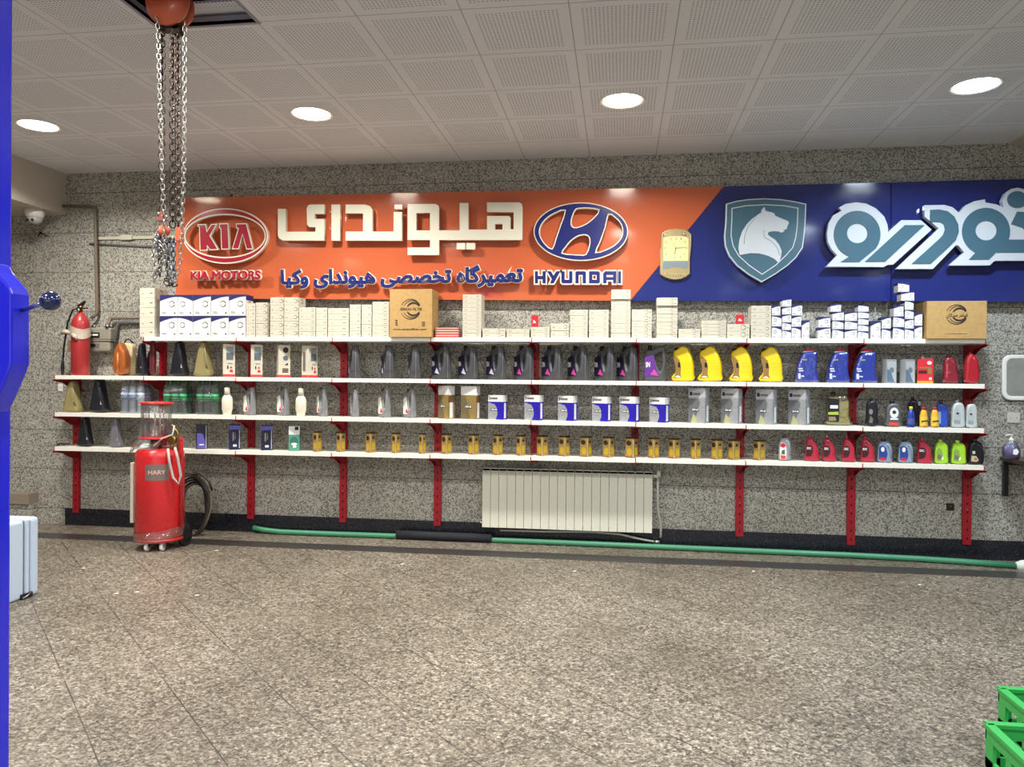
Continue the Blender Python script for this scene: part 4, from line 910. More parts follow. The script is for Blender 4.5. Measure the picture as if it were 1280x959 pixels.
# --- lowest shelf right: red, green, black and grey-blue bottles
Z_ = lambda pts: conv(pts, 416, 166, .125, 452, 322, .24)
m_rj = M('cherry_plastic', 'a81c36', .25, coat=.4); m_rdark = M('maroon_label', '3c1018', .4)
rj = shaped_jug('oil_bottle', Z_([(418, 450), (420, 350), (424, 250), (436, 195), (452, 178), (494, 178), (525, 205), (556, 255), (574, 320), (582, 385), (578, 450)]), [], .075, m_rj, .018, [(Z_([(470, 0)])[0][0], .2, .24, .016, m_rj)])
prints(rj, [(Z_([(430, 255), (470, 245), (500, 255), (510, 290), (508, 340), (490, 385), (455, 395), (430, 390)]), m_rdark)], [('ZIC', (*Z_([(434, 302)])[0], *Z_([(490, 276)])[0]), m_wprint)], y=-.0375)
MB().tube([(a, -.036, b) for a, b in Z_([(478, 205), (515, 220), (545, 260), (560, 315), (555, 370)])], .0085, m_rj, 8).obj('handle', rj); reg(rj, .125, .075, .24)
for i, (a, b, t_) in enumerate([(1005.6, 1023.6, 544.2), (1027.5, 1044.6, 544.8), (1052, 1069, 545), (1075, 1093.2, 545.2), (1145.2, 1165, 547.5)]): put(rj, a, b, t_, 4, R(-10), label='cherry-red oil bottle on lowest shelf, %s' % ['leftmost of five', 'second of five from left', 'third, in front of upright', 'fourth, left of grey-blue bottles', 'rightmost, beside the lime bottles'][i], group='cherry-red oil bottles')
gj_o = [(-.054, 0), (-.057, .06), (-.055, .13), (-.044, .172), (-.024, .19), (.024, .192), (.050, .172), (.060, .125), (.060, .06), (.058, 0)]
def lowbot(name, mat, capm, lab, txt=None, cap2=None, grp=None):
    o = shaped_jug(name, gj_o, [], .07, mat, .017, [(-.006, .185, .222, .019, capm)])
    prints(o, lab, txt or [], y=-.035)
    if cap2: MB().tube([(-.006, -.02, .18), (.03, -.037, .165), (.05, -.037, .12), (.052, -.037, .05)], .009, cap2, 8).obj('handle', o)
    return reg(o, .118, .07, .222)
m_lime = M('lime_plastic', '9bcc2a', .3, coat=.3)
gj = lowbot('oil_bottle', m_lime, m_lime, [([(-.046, .03), (.0, .025), (.01, .07), (.0, .13), (-.03, .15), (-.046, .12)], M('lime_label', '7d9c4a', .4)), ([(-.04, .05), (-.005, .04), (0, .075), (-.03, .09)], m_grey), ([(-.005, .035), (.018, .05), (.01, .075)], m_wprint)])
for i, (a, b) in enumerate([(1166.5, 1184, ), (1187.3, 1206.3)]): put(gj, a, b, 549.5+i*1, 4, R(-8), label='lime-green oil bottle on lowest shelf, ' + ('next to cherry-red bottle', 'next to black bottle')[i], group='lime-green oil bottles')
kj = lowbot('oil_bottle', m_black, m_black, [([(-.045, .03), (.0, .025), (.02, .04), (.0, .075), (-.04, .08)], M('beige_print', 'b5a88a', .5)), ([(-.02, .045), (.0, .04), (.004, .055), (-.01, .06)], m_redp)], [('S', (-.035, .095, -.01, .118), m_wprint)], m_black)
put(kj, 1208.2, 1227.6, 548.5, 4, R(-4), label='black oil bottle with beige label at right end of lowest shelf')
sj = lowbot('oil_bottle', M('steel_blue_plastic', '7f8fa3', .35), m_black, [(([(-.05, .03), (.012, .03), (.02, .08), (.01, .14), (-.02, .165), (-.05, .15)]), M('royal_label', '233f86', .4)), (circ(-.018, .125, .014, .022), m_wprint), ([(-.04, .025), (.005, .02), (.005, .045), (-.04, .05)], m_redp)], None, M('steel_blue_plastic', '7f8fa3', .35))
MB().lathe([(.014, .18), (.014, .2), (.001, .202)], m_pale, c=(.032, 0, -.01), seg=12).obj('pour_cap', sj)
for i, (a, b) in enumerate([(1095.2, 1114), (1121.4, 1140)]): put(sj, a, b, 548.6+i*.3, 4, R(-6), label='grey-blue oil bottle with royal blue label on lowest shelf, %s of two' % ('left', 'right')[i], group='grey-blue oil bottles')
dj = lowbot('brake_fluid_bottle', M('lightgrey_plastic', '8f9096', .35), M('maroon_cap', '5e1424', .4), [([(-.045, .012), (.012, .012), (.02, .08), (.005, .15), (-.035, .16), (-.05, .1)], m_canw), (circ(-.018, .135, .026, .02), m_redp), ([(-.04, .015), (.01, .015), (.01, .045), (-.04, .05)], M('orange_print', 'd8452a', .5)), ([(-.035, .06), (.0, .055), (.0, .1), (-.03, .09)], M('leaf_print', '3a6b3a', .5))], None, M('lightgrey_plastic', '8f9096', .35))
put(dj, 972.4, 987.5, 544, 4, R(-4), label='light grey bottle with maroon cap and red label, left of the cherry-red bottles')
# --- third shelf right
yj = shaped_jug('coolant_jug', [(-.09, 0), (-.095, .05), (-.09, .2), (-.07, .235), (.03, .24), (.06, .24), (.085, .21), (.092, .15), (.085, .08), (.098, .05), (.098, 0)], [], .11, film('amber_clear_plastic', (.80, .76, .45, 1), .25), .022)
me = shape([[(-.085, .006), (-.085, .19), (.08, .20), (.08, .08), (.09, .05), (.09, .006)]], .09, .018, 0, M('amber_liquid', 'a8a05e', .15)); link('coolant', at_y(me, -.045), yj)
prints(yj, [([(-.088, .03), (.0, .03), (.0, .21), (-.088, .215)], m_black), ([(-.085, .085), (-.005, .085), (-.005, .11), (-.085, .105)], M('lemon_green_print', 'a8b83a', .5)), ([(-.07, .135), (-.01, .135), (-.01, .16), (-.07, .16)], m_wprint), ([(-.08, .035), (-.02, .04), (-.03, .07), (-.08, .07)], M('tan_print', '8a7a5a', .5))], y=-.055)
MB().lathe([(.02, .235), (.02, .262), (.001, .264)], m_black, c=(-.04, 0, 0), seg=16).obj('cap', yj); MB().tube([(.02, -.02, .235), (.045, -.03, .262), (.07, -.02, .235)], .007, film('amber_clear_plastic2', (.85, .82, .55, 1), .35), 8).obj('handle', yj); reg(yj, .196, .11, .262)
put(yj, 1032, 1064.5, 490.5, 3, R(-6), label='clear amber coolant jug with black label on third shelf, left of upright')
bj = lowbot('oil_bottle', m_black, m_black, [(circ(-.015, .115, .02, .022), M('dim_print', '77777c', .5)), ([(-.035, .03), (.0, .025), (.01, .06), (-.02, .085)], m_grey)])
put(bj, 1081, 1096.2, 497.5, 3, R(-4), label='black oil bottle with grey print on third shelf, right of upright')
b2_ = lowbot('oil_bottle', M('slate_plastic', '55555a', .35), m_black, [(circ(0, .12, .034, .045), m_canw), (circ(.0, .125, .015, .016), m_ink), ([(-.03, .06), (.03, .06), (.03, .075), (-.03, .075)], m_canw), ([(-.038, .012), (.036, .01), (.036, .035), (-.038, .04)], M('vermilion_print', 'd4452c', .5))])
put(b2_, 1105, 1125.5, 501, 3, R(0), label='slate bottle with round white emblem and vermilion band on third shelf')
m_navb = M('blue_bottle', '22368f', .3)
tb = lathe_bottle('additive_bottle', [(.03, 0), (.032, .01), (.032, .08), (.026, .1), (.014, .125)], m_navb, sx=1, sy=.8, cap=(.015, .12, .142, M('yellow_cap', 'e3d23a', .4)), band=(.02, .06, M('bluegrey_label', '46588f', .4)))
put(tb, 1131.5, 1141.2, 508, 3, 0, label='small blue bottle with yellow cap on third shelf', yf=-.31)
nb = lowbot('oil_bottle', M('midnight_plastic', '171b33', .35), m_black, [([(-.04, .03), (.0, .03), (.0, .1), (-.04, .1)], m_navb)], None, m_black)
put(nb, 1134, 1147.5, 496.5, 3, R(-30), yf=-.18, label='midnight-blue bottle standing behind the small blue bottle')
wc = lathe_bottle('white_cap_bottle', [(.02, 0), (.024, .01), (.024, .12), (.012, .16)], m_blk2, sy=1, cap=(.012, .16, .19, m_wprint))
put(wc, 1143.5, 1149.5, 502, 3, 0, yf=-.10, label='slim dark bottle with white cap behind the small yellow bottles')
ob = lathe_bottle('additive_bottle', [(.03, 0), (.031, .06), (.029, .1), (.022, .13), (.013, .148)], M('amber_yellow', 'e0a52c', .35), sy=.8, cap=(.014, .145, .165, m_redp), band=(.015, .09, M('light_yellow', 'e6c04a', .4), ([(-.025, .045), (.025, .052), (.025, .062), (-.025, .055)], m_ink)))
for i, (a, b) in enumerate([(1147, 1157.4), (1160.8, 1171.2)]): put(ob, a, b, 509, 3, 0, yf=-.31, label='small yellow bottle with red cap on third shelf, %s of two' % ('left', 'right')[i], group='small yellow bottles')
cbq = lowbot('oil_bottle', M('royal_plastic', '2243a8', .3), M('dark_red_cap', '3a1a2a', .4), [([(-.046, .035), (-.01, .03), (-.01, .13), (-.046, .13)], M('sky_label', '7f9ab0', .4))])
put(cbq, 1168, 1184.2, 501, 3, R(-12), yf=-.24, label='royal blue oil bottle on third shelf behind the yellow bottles')
gb = lowbot('oil_bottle', M('pearl_plastic', 'b4bcbc', .35, .1), M('pearl_cap', '9a9ea0', .35), [([(-.045, .03), (.015, .028), (.02, .1), (-.005, .16), (-.03, .165), (-.046, .13)], M('pearl_label', 'a6b0b2', .3)), ([(-.025, .11), (0, .105), (.002, .118), (-.02, .125)], m_ink), ([(-.044, .035), (.014, .03), (.016, .06), (-.044, .065)], M('pearl_dark', '8a9494', .3))])
gb2 = lowbot('oil_bottle', M('pearl_plastic', 'b4bcbc', .35, .1), M('dark_red_cap2', '5a1a22', .4), [([(-.045, .03), (.015, .028), (.02, .1), (-.005, .16), (-.03, .165), (-.046, .13)], M('pearl_label', 'a6b0b2', .3)), ([(-.025, .11), (0, .105), (.002, .118), (-.02, .125)], m_ink), ([(-.044, .035), (.014, .03), (.016, .06), (-.044, .065)], M('pearl_dark', '8a9494', .3))])
put(gb, 1187.5, 1204.6, 500, 3, R(-5), label='pearl-grey oil bottle with grey cap on third shelf', group='pearl-grey oil bottles'); put(gb2, 1204.8, 1220, 501.6, 3, R(-5), label='pearl-grey oil bottle with dark red cap on third shelf', group='pearl-grey oil bottles')
# --- second shelf right
cn = carton_proto('oil_can', .11, .07, .20, M('tin_grey', '9a9fa2', .35, .2), [(rc(-.42, .05, .42, .92), M('tin_pale', 'b0b3b2', .35)), ([(-.42, .05), (.3, .05), (-.1, .5), (-.42, .6)], M('tin_blue', '5f7488', .4)), (circ(0, .55, .22, .12), M('tin_slate', '6f7b82', .4))])  # the oval is a darker grey patch on the can front
MB().lathe([(.012, .2), (.012, .212), (.001, .213)], m_dgrey, c=(-.03, 0, 0), seg=12).obj('cap', cn)
for i, (a, b) in enumerate([(1101.8, 1120.6), (1124.4, 1144)]): put(cn, a, b, 449.5, 2, R(18) if i == 0 else R(22), label='grey tin oil can on second shelf, %s of two' % ('left', 'right')[i], cat='can', group='grey tin cans')
rk = carton_proto('oil_can', .115, .07, .20, m_redp, [(rc(-.5, 0, .5, .10), M('amber_band', 'd8912a', .4)), (rc(-.42, .6, .3, .66), m_goldl), (rc(-.42, .40, .1, .52), m_rdark), (rc(.16, .38, .40, .62), m_goldl), (circ(.25, .83, .14, .07), m_wprint), (rc(.25, .14, .4, .24), m_wprint)], [(rc(-.4, .1, .4, .9), M('rose_print', 'b04a55', .4))])
MB().lathe([(.012, .2), (.012, .215), (.001, .216)], m_canw, c=(-.02, 0, 0), seg=12).obj('cap', rk)
put(rk, 1147, 1167.5, 448.6, 2, R(-22), label='red tin oil can with amber band on second shelf', cat='can')
rb = shaped_jug('oil_bottle', [(-.058, 0), (-.06, .1), (-.056, .18), (-.035, .215), (.0, .215), (.03, .2), (.052, .15), (.06, .08), (.06, 0)], [], .075, M('wine_plastic', '7d1a2b', .3, coat=.3), .018, [(-.015, .21, .25, .02, M('wine_cap', '5e1422', .4))])
prints(rb, [([(-.045, .06), (-.035, .04), (-.03, .17), (-.045, .175)], M('rose_print', 'b04a55', .4)), ([(-.05, .09), (-.01, .095), (-.01, .105), (-.05, .10)], M('rose_print', 'b04a55', .4))], y=-.0375)
MB().tube([(.0, -.036, .2), (.03, -.036, .17), (.045, -.036, .1)], .008, M('wine_plastic', '7d1a2b', .3), 8).obj('handle', rb); reg(rb, .12, .075, .25)
put(rb, 1177.8, 1196.8, 444, 2, R(-6), label='wine-red oil bottle on second shelf, left of the last upright')
rb2 = shaped_jug('oil_bottle', [(-.06, 0), (-.062, .1), (-.05, .2), (-.03, .24), (-.005, .25), (.02, .235), (.05, .205), (.062, .16), (.062, 0)], [], .08, M('scarlet_plastic', 'a51c2a', .25, coat=.3), .02, [(-.012, .24, .275, .018, M('scarlet_plastic', 'a51c2a', .25))])
MB().tube([(.0, -.04, .23), (.035, -.04, .19), (.05, -.04, .12)], .007, M('scarlet_plastic', 'a51c2a', .25), 8).obj('handle', rb2); reg(rb2, .124, .08, .275)
put(rb2, 1203.6, 1222.2, 441, 2, R(0), label='scarlet oil bottle at the right end of second shelf, before the upright')
# crumpled straps on lowest shelf, left end
p = P(79, 556, -.25); z0 = shz(4, p.x)+.004
b = MB()
for k in range(4):
    pts = [(p.x-.05+.1*i/9+random.uniform(-.006, .006), -.25+.03*math.sin(i+k*1.7), z0+.004+abs(.022*math.sin(i*1.1+k))) for i in range(10)]
    b.tube(pts, .0035, M('strap_brown', '3a2a24', .5) if k % 2 else m_darksteel, 6)
tag(b.obj('cable_scrap'), 'small crumple of dark cable at the left end of the lowest shelf', 'cable')

# ================================================================== LEFT WALL FITTINGS
m_pipe = M('painted_pipe', '6c6152', .5); m_pipe2 = M('grey_pipe', '5f6060', .45); m_meter = M('meter_grey', '8a8578', .5)
def arc_pts(pts, r=.04, n=5):
    """round the corners of a polyline"""
    pts = [Vector(p) for p in pts]; out = [pts[0]]
    for i in range(1, len(pts)-1):
        a, b, c = pts[i-1], pts[i], pts[i+1]; u = (a-b).normalized(); v = (c-b).normalized(); q = min(r, (a-b).length*.45, (c-b).length*.45)
        for k in range(n+1):
            t = k/n; out.append((b+u*q)*(1-t)**2 + b*2*t*(1-t) + (b+v*q)*t*t)
    return out+[pts[-1]]
def P3(px, py, y): return P(px, py, y)
tag(MB().tube(arc_pts([P3(79, 257.5, -.05), P3(119, 258.5, -.05), P3(121.5, 392, -.05), P3(114, 398, -.07)], .035), .017, m_pipe, 10).obj('gas_pipe'), 'brown painted gas pipe running down the wall from the ceiling soffit to meter', 'pipe')
tag(MB().tube(arc_pts([P3(134.5, 409, -.11), P3(138, 398, -.05), P3(200, 397, -.05)], .03), .015, m_pipe, 10).tube([P3(134, 410, -.11), P3(135, 406, -.11)], .022, m_steel, 10).obj('gas_pipe'), 'short brown gas pipe running right from the meter behind the cartons', 'pipe')
tag(MB().tube(arc_pts([P3(142, 440, -.035), P3(147, 403, -.035), P3(200, 402.5, -.035)], .06), .018, m_pipe2, 10).obj('drain_pipe'), 'grey curved pipe behind the gas meter outlet', 'pipe')
t = empty('gas_meter', P3(124, 440, -.03)); tag(t, 'beige diaphragm gas meter mounted on the wall right of the fire extinguisher', 'meter')
t.location = (P3(124, 440, -.1).x, 0, P3(124, 440, -.1).z)
q = t.location; t.scale = (1, .62, 1)
def loc(px, py, y): v = P3(px, py, y); return (v.x-q.x, y, v.z-q.z)
x0, _, z1 = loc(109, 409.5, -.12); x1, _, zm = loc(137.5, 426, -.12); _, _, z0 = loc(137.5, 439.5, -.12)
MB().box((x0, -.19, zm+.004), (x1, -.035, z1), m_meter).obj('upper_shell', t, .02); MB().box((x0+.01, -.185, z0), (x1-.008, -.04, zm-.002), m_meter).obj('lower_shell', t, .025)
MB().box((x0-.006, -.196, zm-.004), (x1+.006, -.034, zm+.006), m_meter).obj('flange', t, .002)
MB().box((x0+.015, -.198, zm+.03), (x0+.135, -.188, zm+.082), M('meter_window', '26221f', .3)).box((x0+.02, -.2, zm+.05), (x0+.12, -.1975, zm+.066), m_wprint).obj('counter_window', t, .002)
MB().box((x0+.03, -.1885, zm-.075), (x0+.13, -.184, zm-.025), M('plate_grey', '66635c', .5)).box((x0+.036, -.1895, zm-.06), (x0+.09, -.1883, zm-.035), m_black).obj('data_plate', t)
for px in (113.5, 134.5): a = loc(px, 412, -.11); MB().lathe([(.024, 0), (.024, .035), (.016, .04)], m_steel, c=(a[0], -.11, z1-.01), seg=16).obj('pipe_union', t)
# fire extinguisher
ex = empty('fire_extinguisher', (P3(103.5, 467, -.2).x, -.235, shz(2, -5)+.0006)); tag(ex, 'red fire extinguisher with black hose and torn wrap standing on the second shelf', 'fire extinguisher')
m_exr = M('extinguisher_red', '9c2a2c', .35, coat=.2)
hE = P3(103, 391, -.19).z-ex.location.z; r_ = .083
MB().lathe([(r_*.92, 0), (r_, .012), (r_, hE*.80), (r_*.93, hE*.86), (r_*.7, hE*.93), (r_*.35, hE*.985), (.022, hE)], m_exr, seg=32).obj('cylinder', ex)
MB().lathe([(.018, 0), (.018, .05), (.025, .05), (.025, .065), (.001, .068)], M('brass', '9a7a4a', .35, 1), c=(0, 0, hE-.005), seg=16).obj('valve', ex)
MB().prism([(-.03, hE+.055), (.02, hE+.06), (.055, hE+.105), (.045, hE+.115), (.0, hE+.085), (-.035, hE+.07)], -.012, .012, m_black).obj('squeeze_handle', ex, .003)
MB().prism([(-.03, hE+.03), (.07, hE+.035), (.075, hE+.045), (-.03, hE+.045)], -.010, .010, m_black).obj('carry_handle', ex, .002)
MB().tube([(-.02, -.01, hE+.045), (-.07, -.02, hE+.02), (-.115, -.03, hE-.10), (-.135, -.03, hE-.22), (-.155, -.03, .27), (-.165, -.03, .15)], .009, m_black, 8).obj('hose', ex)
MB().lathe([(.014, .0), (.017, .09), (.012, .13), (.010, .16)], m_black, c=(-.168, -.03, .002), seg=12).obj('nozzle', ex)
MB().lathe([(.018, 0), (.018, .01)], m_chrome, c=(-.0, -.04, hE+.02), seg=12, axis='y').obj('gauge', ex)
fb = MB(); n = 22; vs = []
for j in range(5):
    for i in range(n): a = 2*PI*i/n; rr = r_+.004+random.uniform(0, .007); vs.append((rr*math.cos(a), rr*math.sin(a), hE*.60+j*.024+.02*math.sin(a*2)))
fb.add(vs, [(j*n+i, j*n+(i+1) % n, (j+1)*n+(i+1) % n, (j+1)*n+i) for j in range(4) for i in range(n)], M('torn_wrap', 'b5a898', .4), True)
fb.tube([(-.08, -.03, hE*.66), (-.12, -.045, hE*.69), (-.17, -.04, hE*.67)], [.018, .024, .02], M('torn_wrap', 'b5a898', .4), 7).tube([(-.02, -.085, hE*.64), (0.02, -.095, hE*.6), (.03, -.09, hE*.56)], [.02, .022, .008], M('torn_wrap', 'b5a898', .4), 7)
fb.obj('torn_wrapping', ex)
MB().box((-.07, -.0875, hE*.36), (-.045, -.05, hE*.55), M('faded_label', '7a5a50', .5)).obj('label', ex)
# conduit and junction, wall outlet, small camera dome, cable hole
cd = empty('cable_duct', (P3(160, 296, 0).x, 0, P3(160, 298, 0).z)); tag(cd, 'cream cable duct with junction cover across the wall behind the hanging chains', 'cable duct')
a, b = P3(121, 293, -.02), P3(230, 297, -.02)
MB().box((a.x-cd.location.x, -.02, -.012), (b.x-cd.location.x, 0, .018), M('duct_cream', 'c9c4ae', .5)).obj('duct', cd, .002)
a = P3(150, 290, -.03); MB().box((a.x-cd.location.x, -.032, -.02), (a.x-cd.location.x+.13, -.018, .03), M('duct_cream', 'c9c4ae', .5)).obj('cover', cd, .003)
tag(MB().tube([P3(112, 305, -.01), P3(200, 309, -.01)], .011, m_pipe2, 8).obj('wall_cable'), 'grey cable run just under the cream duct', 'cable')
def outlet(px, py, w, h, label, m, hole=True):
    p = P3(px, py, -.008); t = empty('wall_outlet', (p.x, 0, p.z)); tag(t, label, 'outlet')
    MB().box((-w/2, -.01, -h/2), (w/2, 0, h/2), m).obj('plate', t, .002)
    if hole:
        b = MB()
        for sx in (-.25, .25): b.lathe([(.004, -.0008), (.004, .0005)], m_ink, c=(sx*w, -.0108, 0), seg=8, axis='y')
        b.obj('socket_holes', t)
    return t
outlet(75.5, 484.5, .05, .075, 'small white wall outlet left of the third shelf', m_white)
outlet(1267, 522.5, .10, .085, 'white wall plate below the white-framed mirror', M('plate_white', 'c9c2b8', .5))
t = outlet(1188, 633.8, .062, .062, 'open back box with loose wire low on the wall near last upright', M('box_hole', '26201c', .8), False)
MB().tube([(-.01, -.012, -.01), (.0, -.02, .008), (.012, -.014, .0)], .004, M('brass', '9a7a4a', .35, 1), 6).obj('wire', t)
p = P3(53, 294, -.02); b = MB()
for k in range(3): b.tube([(p.x-.05, -.02, p.z-.02+.01*k), (p.x-.01, -.04, p.z+.03-.008*k), (p.x+.05+.02*k, -.03, p.z-.015)], .004, m_darksteel, 6)
tag(b.obj('loose_wire'), 'tuft of loose dark wire poking from the wall below the soffit', 'wire')
g = G(43.5, 262, 3.15); dc = empty('dome_camera', (g.x, g.y, 3.15)); tag(dc, 'white dome security camera hanging under the left ceiling soffit', 'camera')
yy = dc.location.y; dc.location.y = max(yy, -2.4)
MB().lathe([(.085, 0), (.085, -.05), (.07, -.085)], m_white, seg=28).obj('housing', dc); MB().lathe([(.07, -.085), (.062, -.115), (.04, -.135), (.001, -.145)], M('dome_grey', 'b9b9b8', .25), seg=24).obj('dome', dc)
for sx in (-.025, .025): MB().lathe([(.013, -.002), (.013, .004)], m_black, c=(sx, -.062, -.112), axis='y', seg=12).obj('lens', dc)

# ================================================================== RADIATOR AND PIPES
a, b_, c_ = P3(603, 584, -.13), P3(816, 586, -.13), P3(603, 659, -.13)
rd = empty('radiator', ((a.x+b_.x)/2, -.03, c_.z)); tag(rd, 'cream sectional panel radiator on the wall under the shelves', 'radiator')
H = a.z-c_.z; n = 20; wS = (b_.x-a.x)/n; xo = a.x-rd.location.x; m_rad = M('radiator_cream', 'd0cfbf', .4)
sec = MB(); sec.box((-wS/2+.0018, -.10, 0), (wS/2-.0018, -.094, H-.012), m_rad).box((-.006, -.096, .02), (.006, -.01, H-.02), m_rad)
sec.box((-wS/2+.004, -.10, H-.03), (wS/2-.004, -.01, H-.006), m_rad).box((-wS/2+.004, -.09, .02), (wS/2-.004, -.03, .06), m_rad).box((-.02, -.101, H-.045), (.02, -.0995, H-.040), M('vent_shadow', '9fa6a2', .6))
sm_ = sec.mesh('radiator_section')
for i in range(n): o = link('radiator_section', sm_, rd); o.location = (xo+wS*(i+.5), 0, 0)
MB().lathe([(.014, 0), (.014, .05)], m_white, c=(xo+n*wS, -.055, H-.05), axis='x', seg=12).lathe([(.018, 0), (.018, .05), (.001, .052)], m_white, c=(xo+n*wS+.055, -.055, H-.05), seg=14).obj('valve', rd)
MB().lathe([(.014, -.03), (.014, .0)], m_chrome, c=(xo, -.055, .035), axis='x', seg=12).obj('air_vent', rd)
tag(MB().tube(arc_pts([P3(822, 592, -.085), P3(822.5, 640, -.07), P3(826, 655, -.06), P3(826, 672, -.06)], .1), .011, M('pipe_white', 'b9b9ae', .45), 8).obj('radiator_pipe'), 'pale pipe dropping from the radiator valve to the floor', 'pipe')
pts = [P3(625, 663, -.06), P3(680, 664.5, -.06), P3(740, 665, -.06), P3(775, 668, -.06), P3(805, 675, -.06), P3(820, 677.5, -.06)]
for v in pts: v.z = max(v.z, .015)
tag(MB().tube(pts, .010, M('pipe_white', 'b9b9ae', .45), 8).tube([pts[-1]+Vector((-.02, 0, 0)), pts[-1]+Vector((.035, 0, 0))], .018, m_chrome, 10).obj('radiator_pipe'), 'pale pipe running under the radiator to a floor fitting', 'pipe')
# green hose with black foam sleeve
m_hose = M('hose_green', '3f7f5e', .4)
hp = []
for px, dy, zz in ((317, -.055, .05), (330, -.07, .035), (350, -.085, .026), (400, -.09, .026), (450, -.085, .026), (500, -.08, .026), (560, -.08, .026), (620, -.085, .026), (700, -.09, .026), (825, -.11, .026), (930, -.13, .026), (1060, -.15, .026), (1150, -.19, .026), (1210, -.24, .026), (1272, -.31, .026)):
    hp.append(Vector((P(px, 670, dy).x, dy, zz)))
tag(MB().tube(hp, .025, m_hose, 12).obj('floor_hose'), 'long green ribbed hose lying along the foot of the wall', 'hose')
s0, s1 = P(496, 670, -.085).x, P(615, 670, -.085).x
sl = MB().tube([(s0, -.083, .042), ((s0*2+s1)/3, -.0835, .041), ((s0+s1*2)/3, -.085, .040), (s1, -.087, .041)], .041, M('foam_black', '1c1c22', .8), 16)
tag(sl.obj('foam_sleeve'), 'black foam insulation sleeve around the green hose left of the radiator', 'sleeve')
e = hp[-1]
b = MB(); 
b.tube([e+Vector((-.01, 0, 0)), e+Vector((.03, -.002, .005)), e+Vector((.09, -.01, .0)), e+Vector((.16, -.01, .005))], [.028, .044, .052, .03], M('white_rag', 'c9d2ca', .7), 10)
tag(b.obj('hose_wrap'), 'white rag wrapped round the right end of the green hose', 'rag')

# ================================================================== RIGHT: MIRROR, TABLE, SOAP
YM = -.03
def rrect(x0, z0, x1, z1, r, n=6):
    out = []
    for cx, cz, a in ((x1-r, z0+r, -90), (x1-r, z1-r, 0), (x0+r, z1-r, 90), (x0+r, z0+r, 180)):
        out += [(cx+r*math.cos(R(a+90*i/n)), cz+r*math.sin(R(a+90*i/n))) for i in range(n+1)]
    return out
a, b_ = P(1253, 500.5, YM), P(1253, 443.5, YM)
mx = a.x; mr = empty('wall_mirror', (mx+.25, 0, a.z)); tag(mr, 'rounded rectangular mirror with thick white frame at the right edge', 'mirror')
fr = shape([[(x-mx-.25, z-a.z) for x, z in rrect(mx, a.z, mx+.5, b_.z, .07)], [(x-mx-.25, z-a.z) for x, z in rrect(mx+.035, a.z+.035, mx+.465, b_.z-.035, .045)]], .028, .008, 0, m_white); link('frame', at_y(fr, YM), mr)
gl_ = shape([[(x-mx-.25, z-a.z) for x, z in rrect(mx+.03, a.z+.03, mx+.47, b_.z-.03, .05)]], .006, 0, 0, M('mirror_glass', 'd9dde0', .03, 1)); link('glass', at_y(gl_, -.016), mr)
tx = P(1250, 572, -.05); TT = P(1250, 573, -.45).z
tb_ = empty('side_table', (4.0, -.3, 0)); tag(tb_, 'dark brown topped table with black steel frame at the right edge', 'table')
lx = P(1252, 573, -.06).x; m_wood = M('dark_brown_top', '3a2c2a', .3)
zt_ = P(1252, 571, -.06).z
def tl(x, y, z): return (x-4.0, y+.3, z)
MB().box(tl(lx, -.62, zt_-.035), tl(lx+1.3, -.03, zt_), m_wood).obj('table_top', tb_, .003)
for x in (lx+.035, lx+1.26):
    for y in (-.05, -.58): MB().box(tl(x-.018, y-.018, .0 if (y != -.05 or x > lx+.1) else P(1250, 620, -.05).z), tl(x+.018, y+.018, zt_-.036), m_black).obj('leg', tb_)
MB().box(tl(lx+.02, -.6, zt_-.07), tl(lx+1.28, -.585, zt_-.036), m_black).box(tl(lx+.02, -.06, zt_-.07), tl(lx+1.28, -.045, zt_-.036), m_black).obj('rail', tb_)
sp = empty('soap_bottle', (P(1264, 572, -.22).x, -.22, zt_+.0005)); tag(sp, 'purple liquid soap pump bottle standing on the dark table', 'bottle')
MB().lathe([(.055, 0), (.066, .012), (.07, .05), (.062, .10), (.04, .135), (.018, .15)], film('soap_clear', (.55, .35, .75, 1), .35), sy=.7, seg=24).obj('bottle_body', sp)
MB().lathe([(.05, .004), (.062, .014), (.065, .05), (.059, .09), (.04, .12), (.001, .122)], M('purple_soap', '6a3a9c', .2), sy=.68, seg=24).obj('liquid_soap', sp)
MB().lathe([(.017, .148), (.017, .165), (.006, .17), (.006, .19), (.012, .192), (.012, .20)], m_white, seg=14).tube([(0, 0, .197), (-.02, -.01, .2), (-.05, -.012, .192)], .005, m_white, 8).obj('pump', sp)
MB().prism([(-.01, .04), (.02, .035), (.035, .06), (.02, .085), (-.005, .08)], -.0505, -.0490, m_wprint).obj('label', sp)

# ================================================================== RED WASTE OIL CART
m_tank = M('tank_red', 'c11f25', .28, coat=.4)
CY = -.80
cl, cr = P(168.5, 620, CY).x, P(231.5, 620, CY).x; cxm = (cl+cr)/2; rT = (cr-cl)/2*math.cos(math.atan2(cxm, 6.3))
ct = empty('oil_cart', (cxm, CY, 0)); tag(ct, 'red waste oil drainer tank on castors with clear measuring cup, before the shelves', 'oil drainer')
zt_ = P(200, 560, CY).z; zb = P(200, 672, CY).z
MB().lathe([(rT*.9, zb), (rT, zb+.03), (rT, zt_-.07), (rT*.97, zt_-.035), (rT*.88, zt_-.01), (rT*.7, zt_), (.001, zt_+.004)], m_tank, seg=48).obj('tank', ct)
MB().lathe([(rT*1.01, zb-.012), (rT*1.02, zb+.012)], m_tank, seg=48).obj('base_ring', ct)
p0, p1 = P(182.5, 581, CY-rT), P(210.5, 602, CY-rT)
a0 = -PI/2-.02; a1 = -PI/2+.92
zL0, zL1 = p1.z, p0.z
MB().lathe([(rT+.0015, zL0), (rT+.0015, zL1)], M('plate_grey2', '7a706a', .35, .3), a0=a0, a1=a1, seg=16).obj('name_plate', ct)
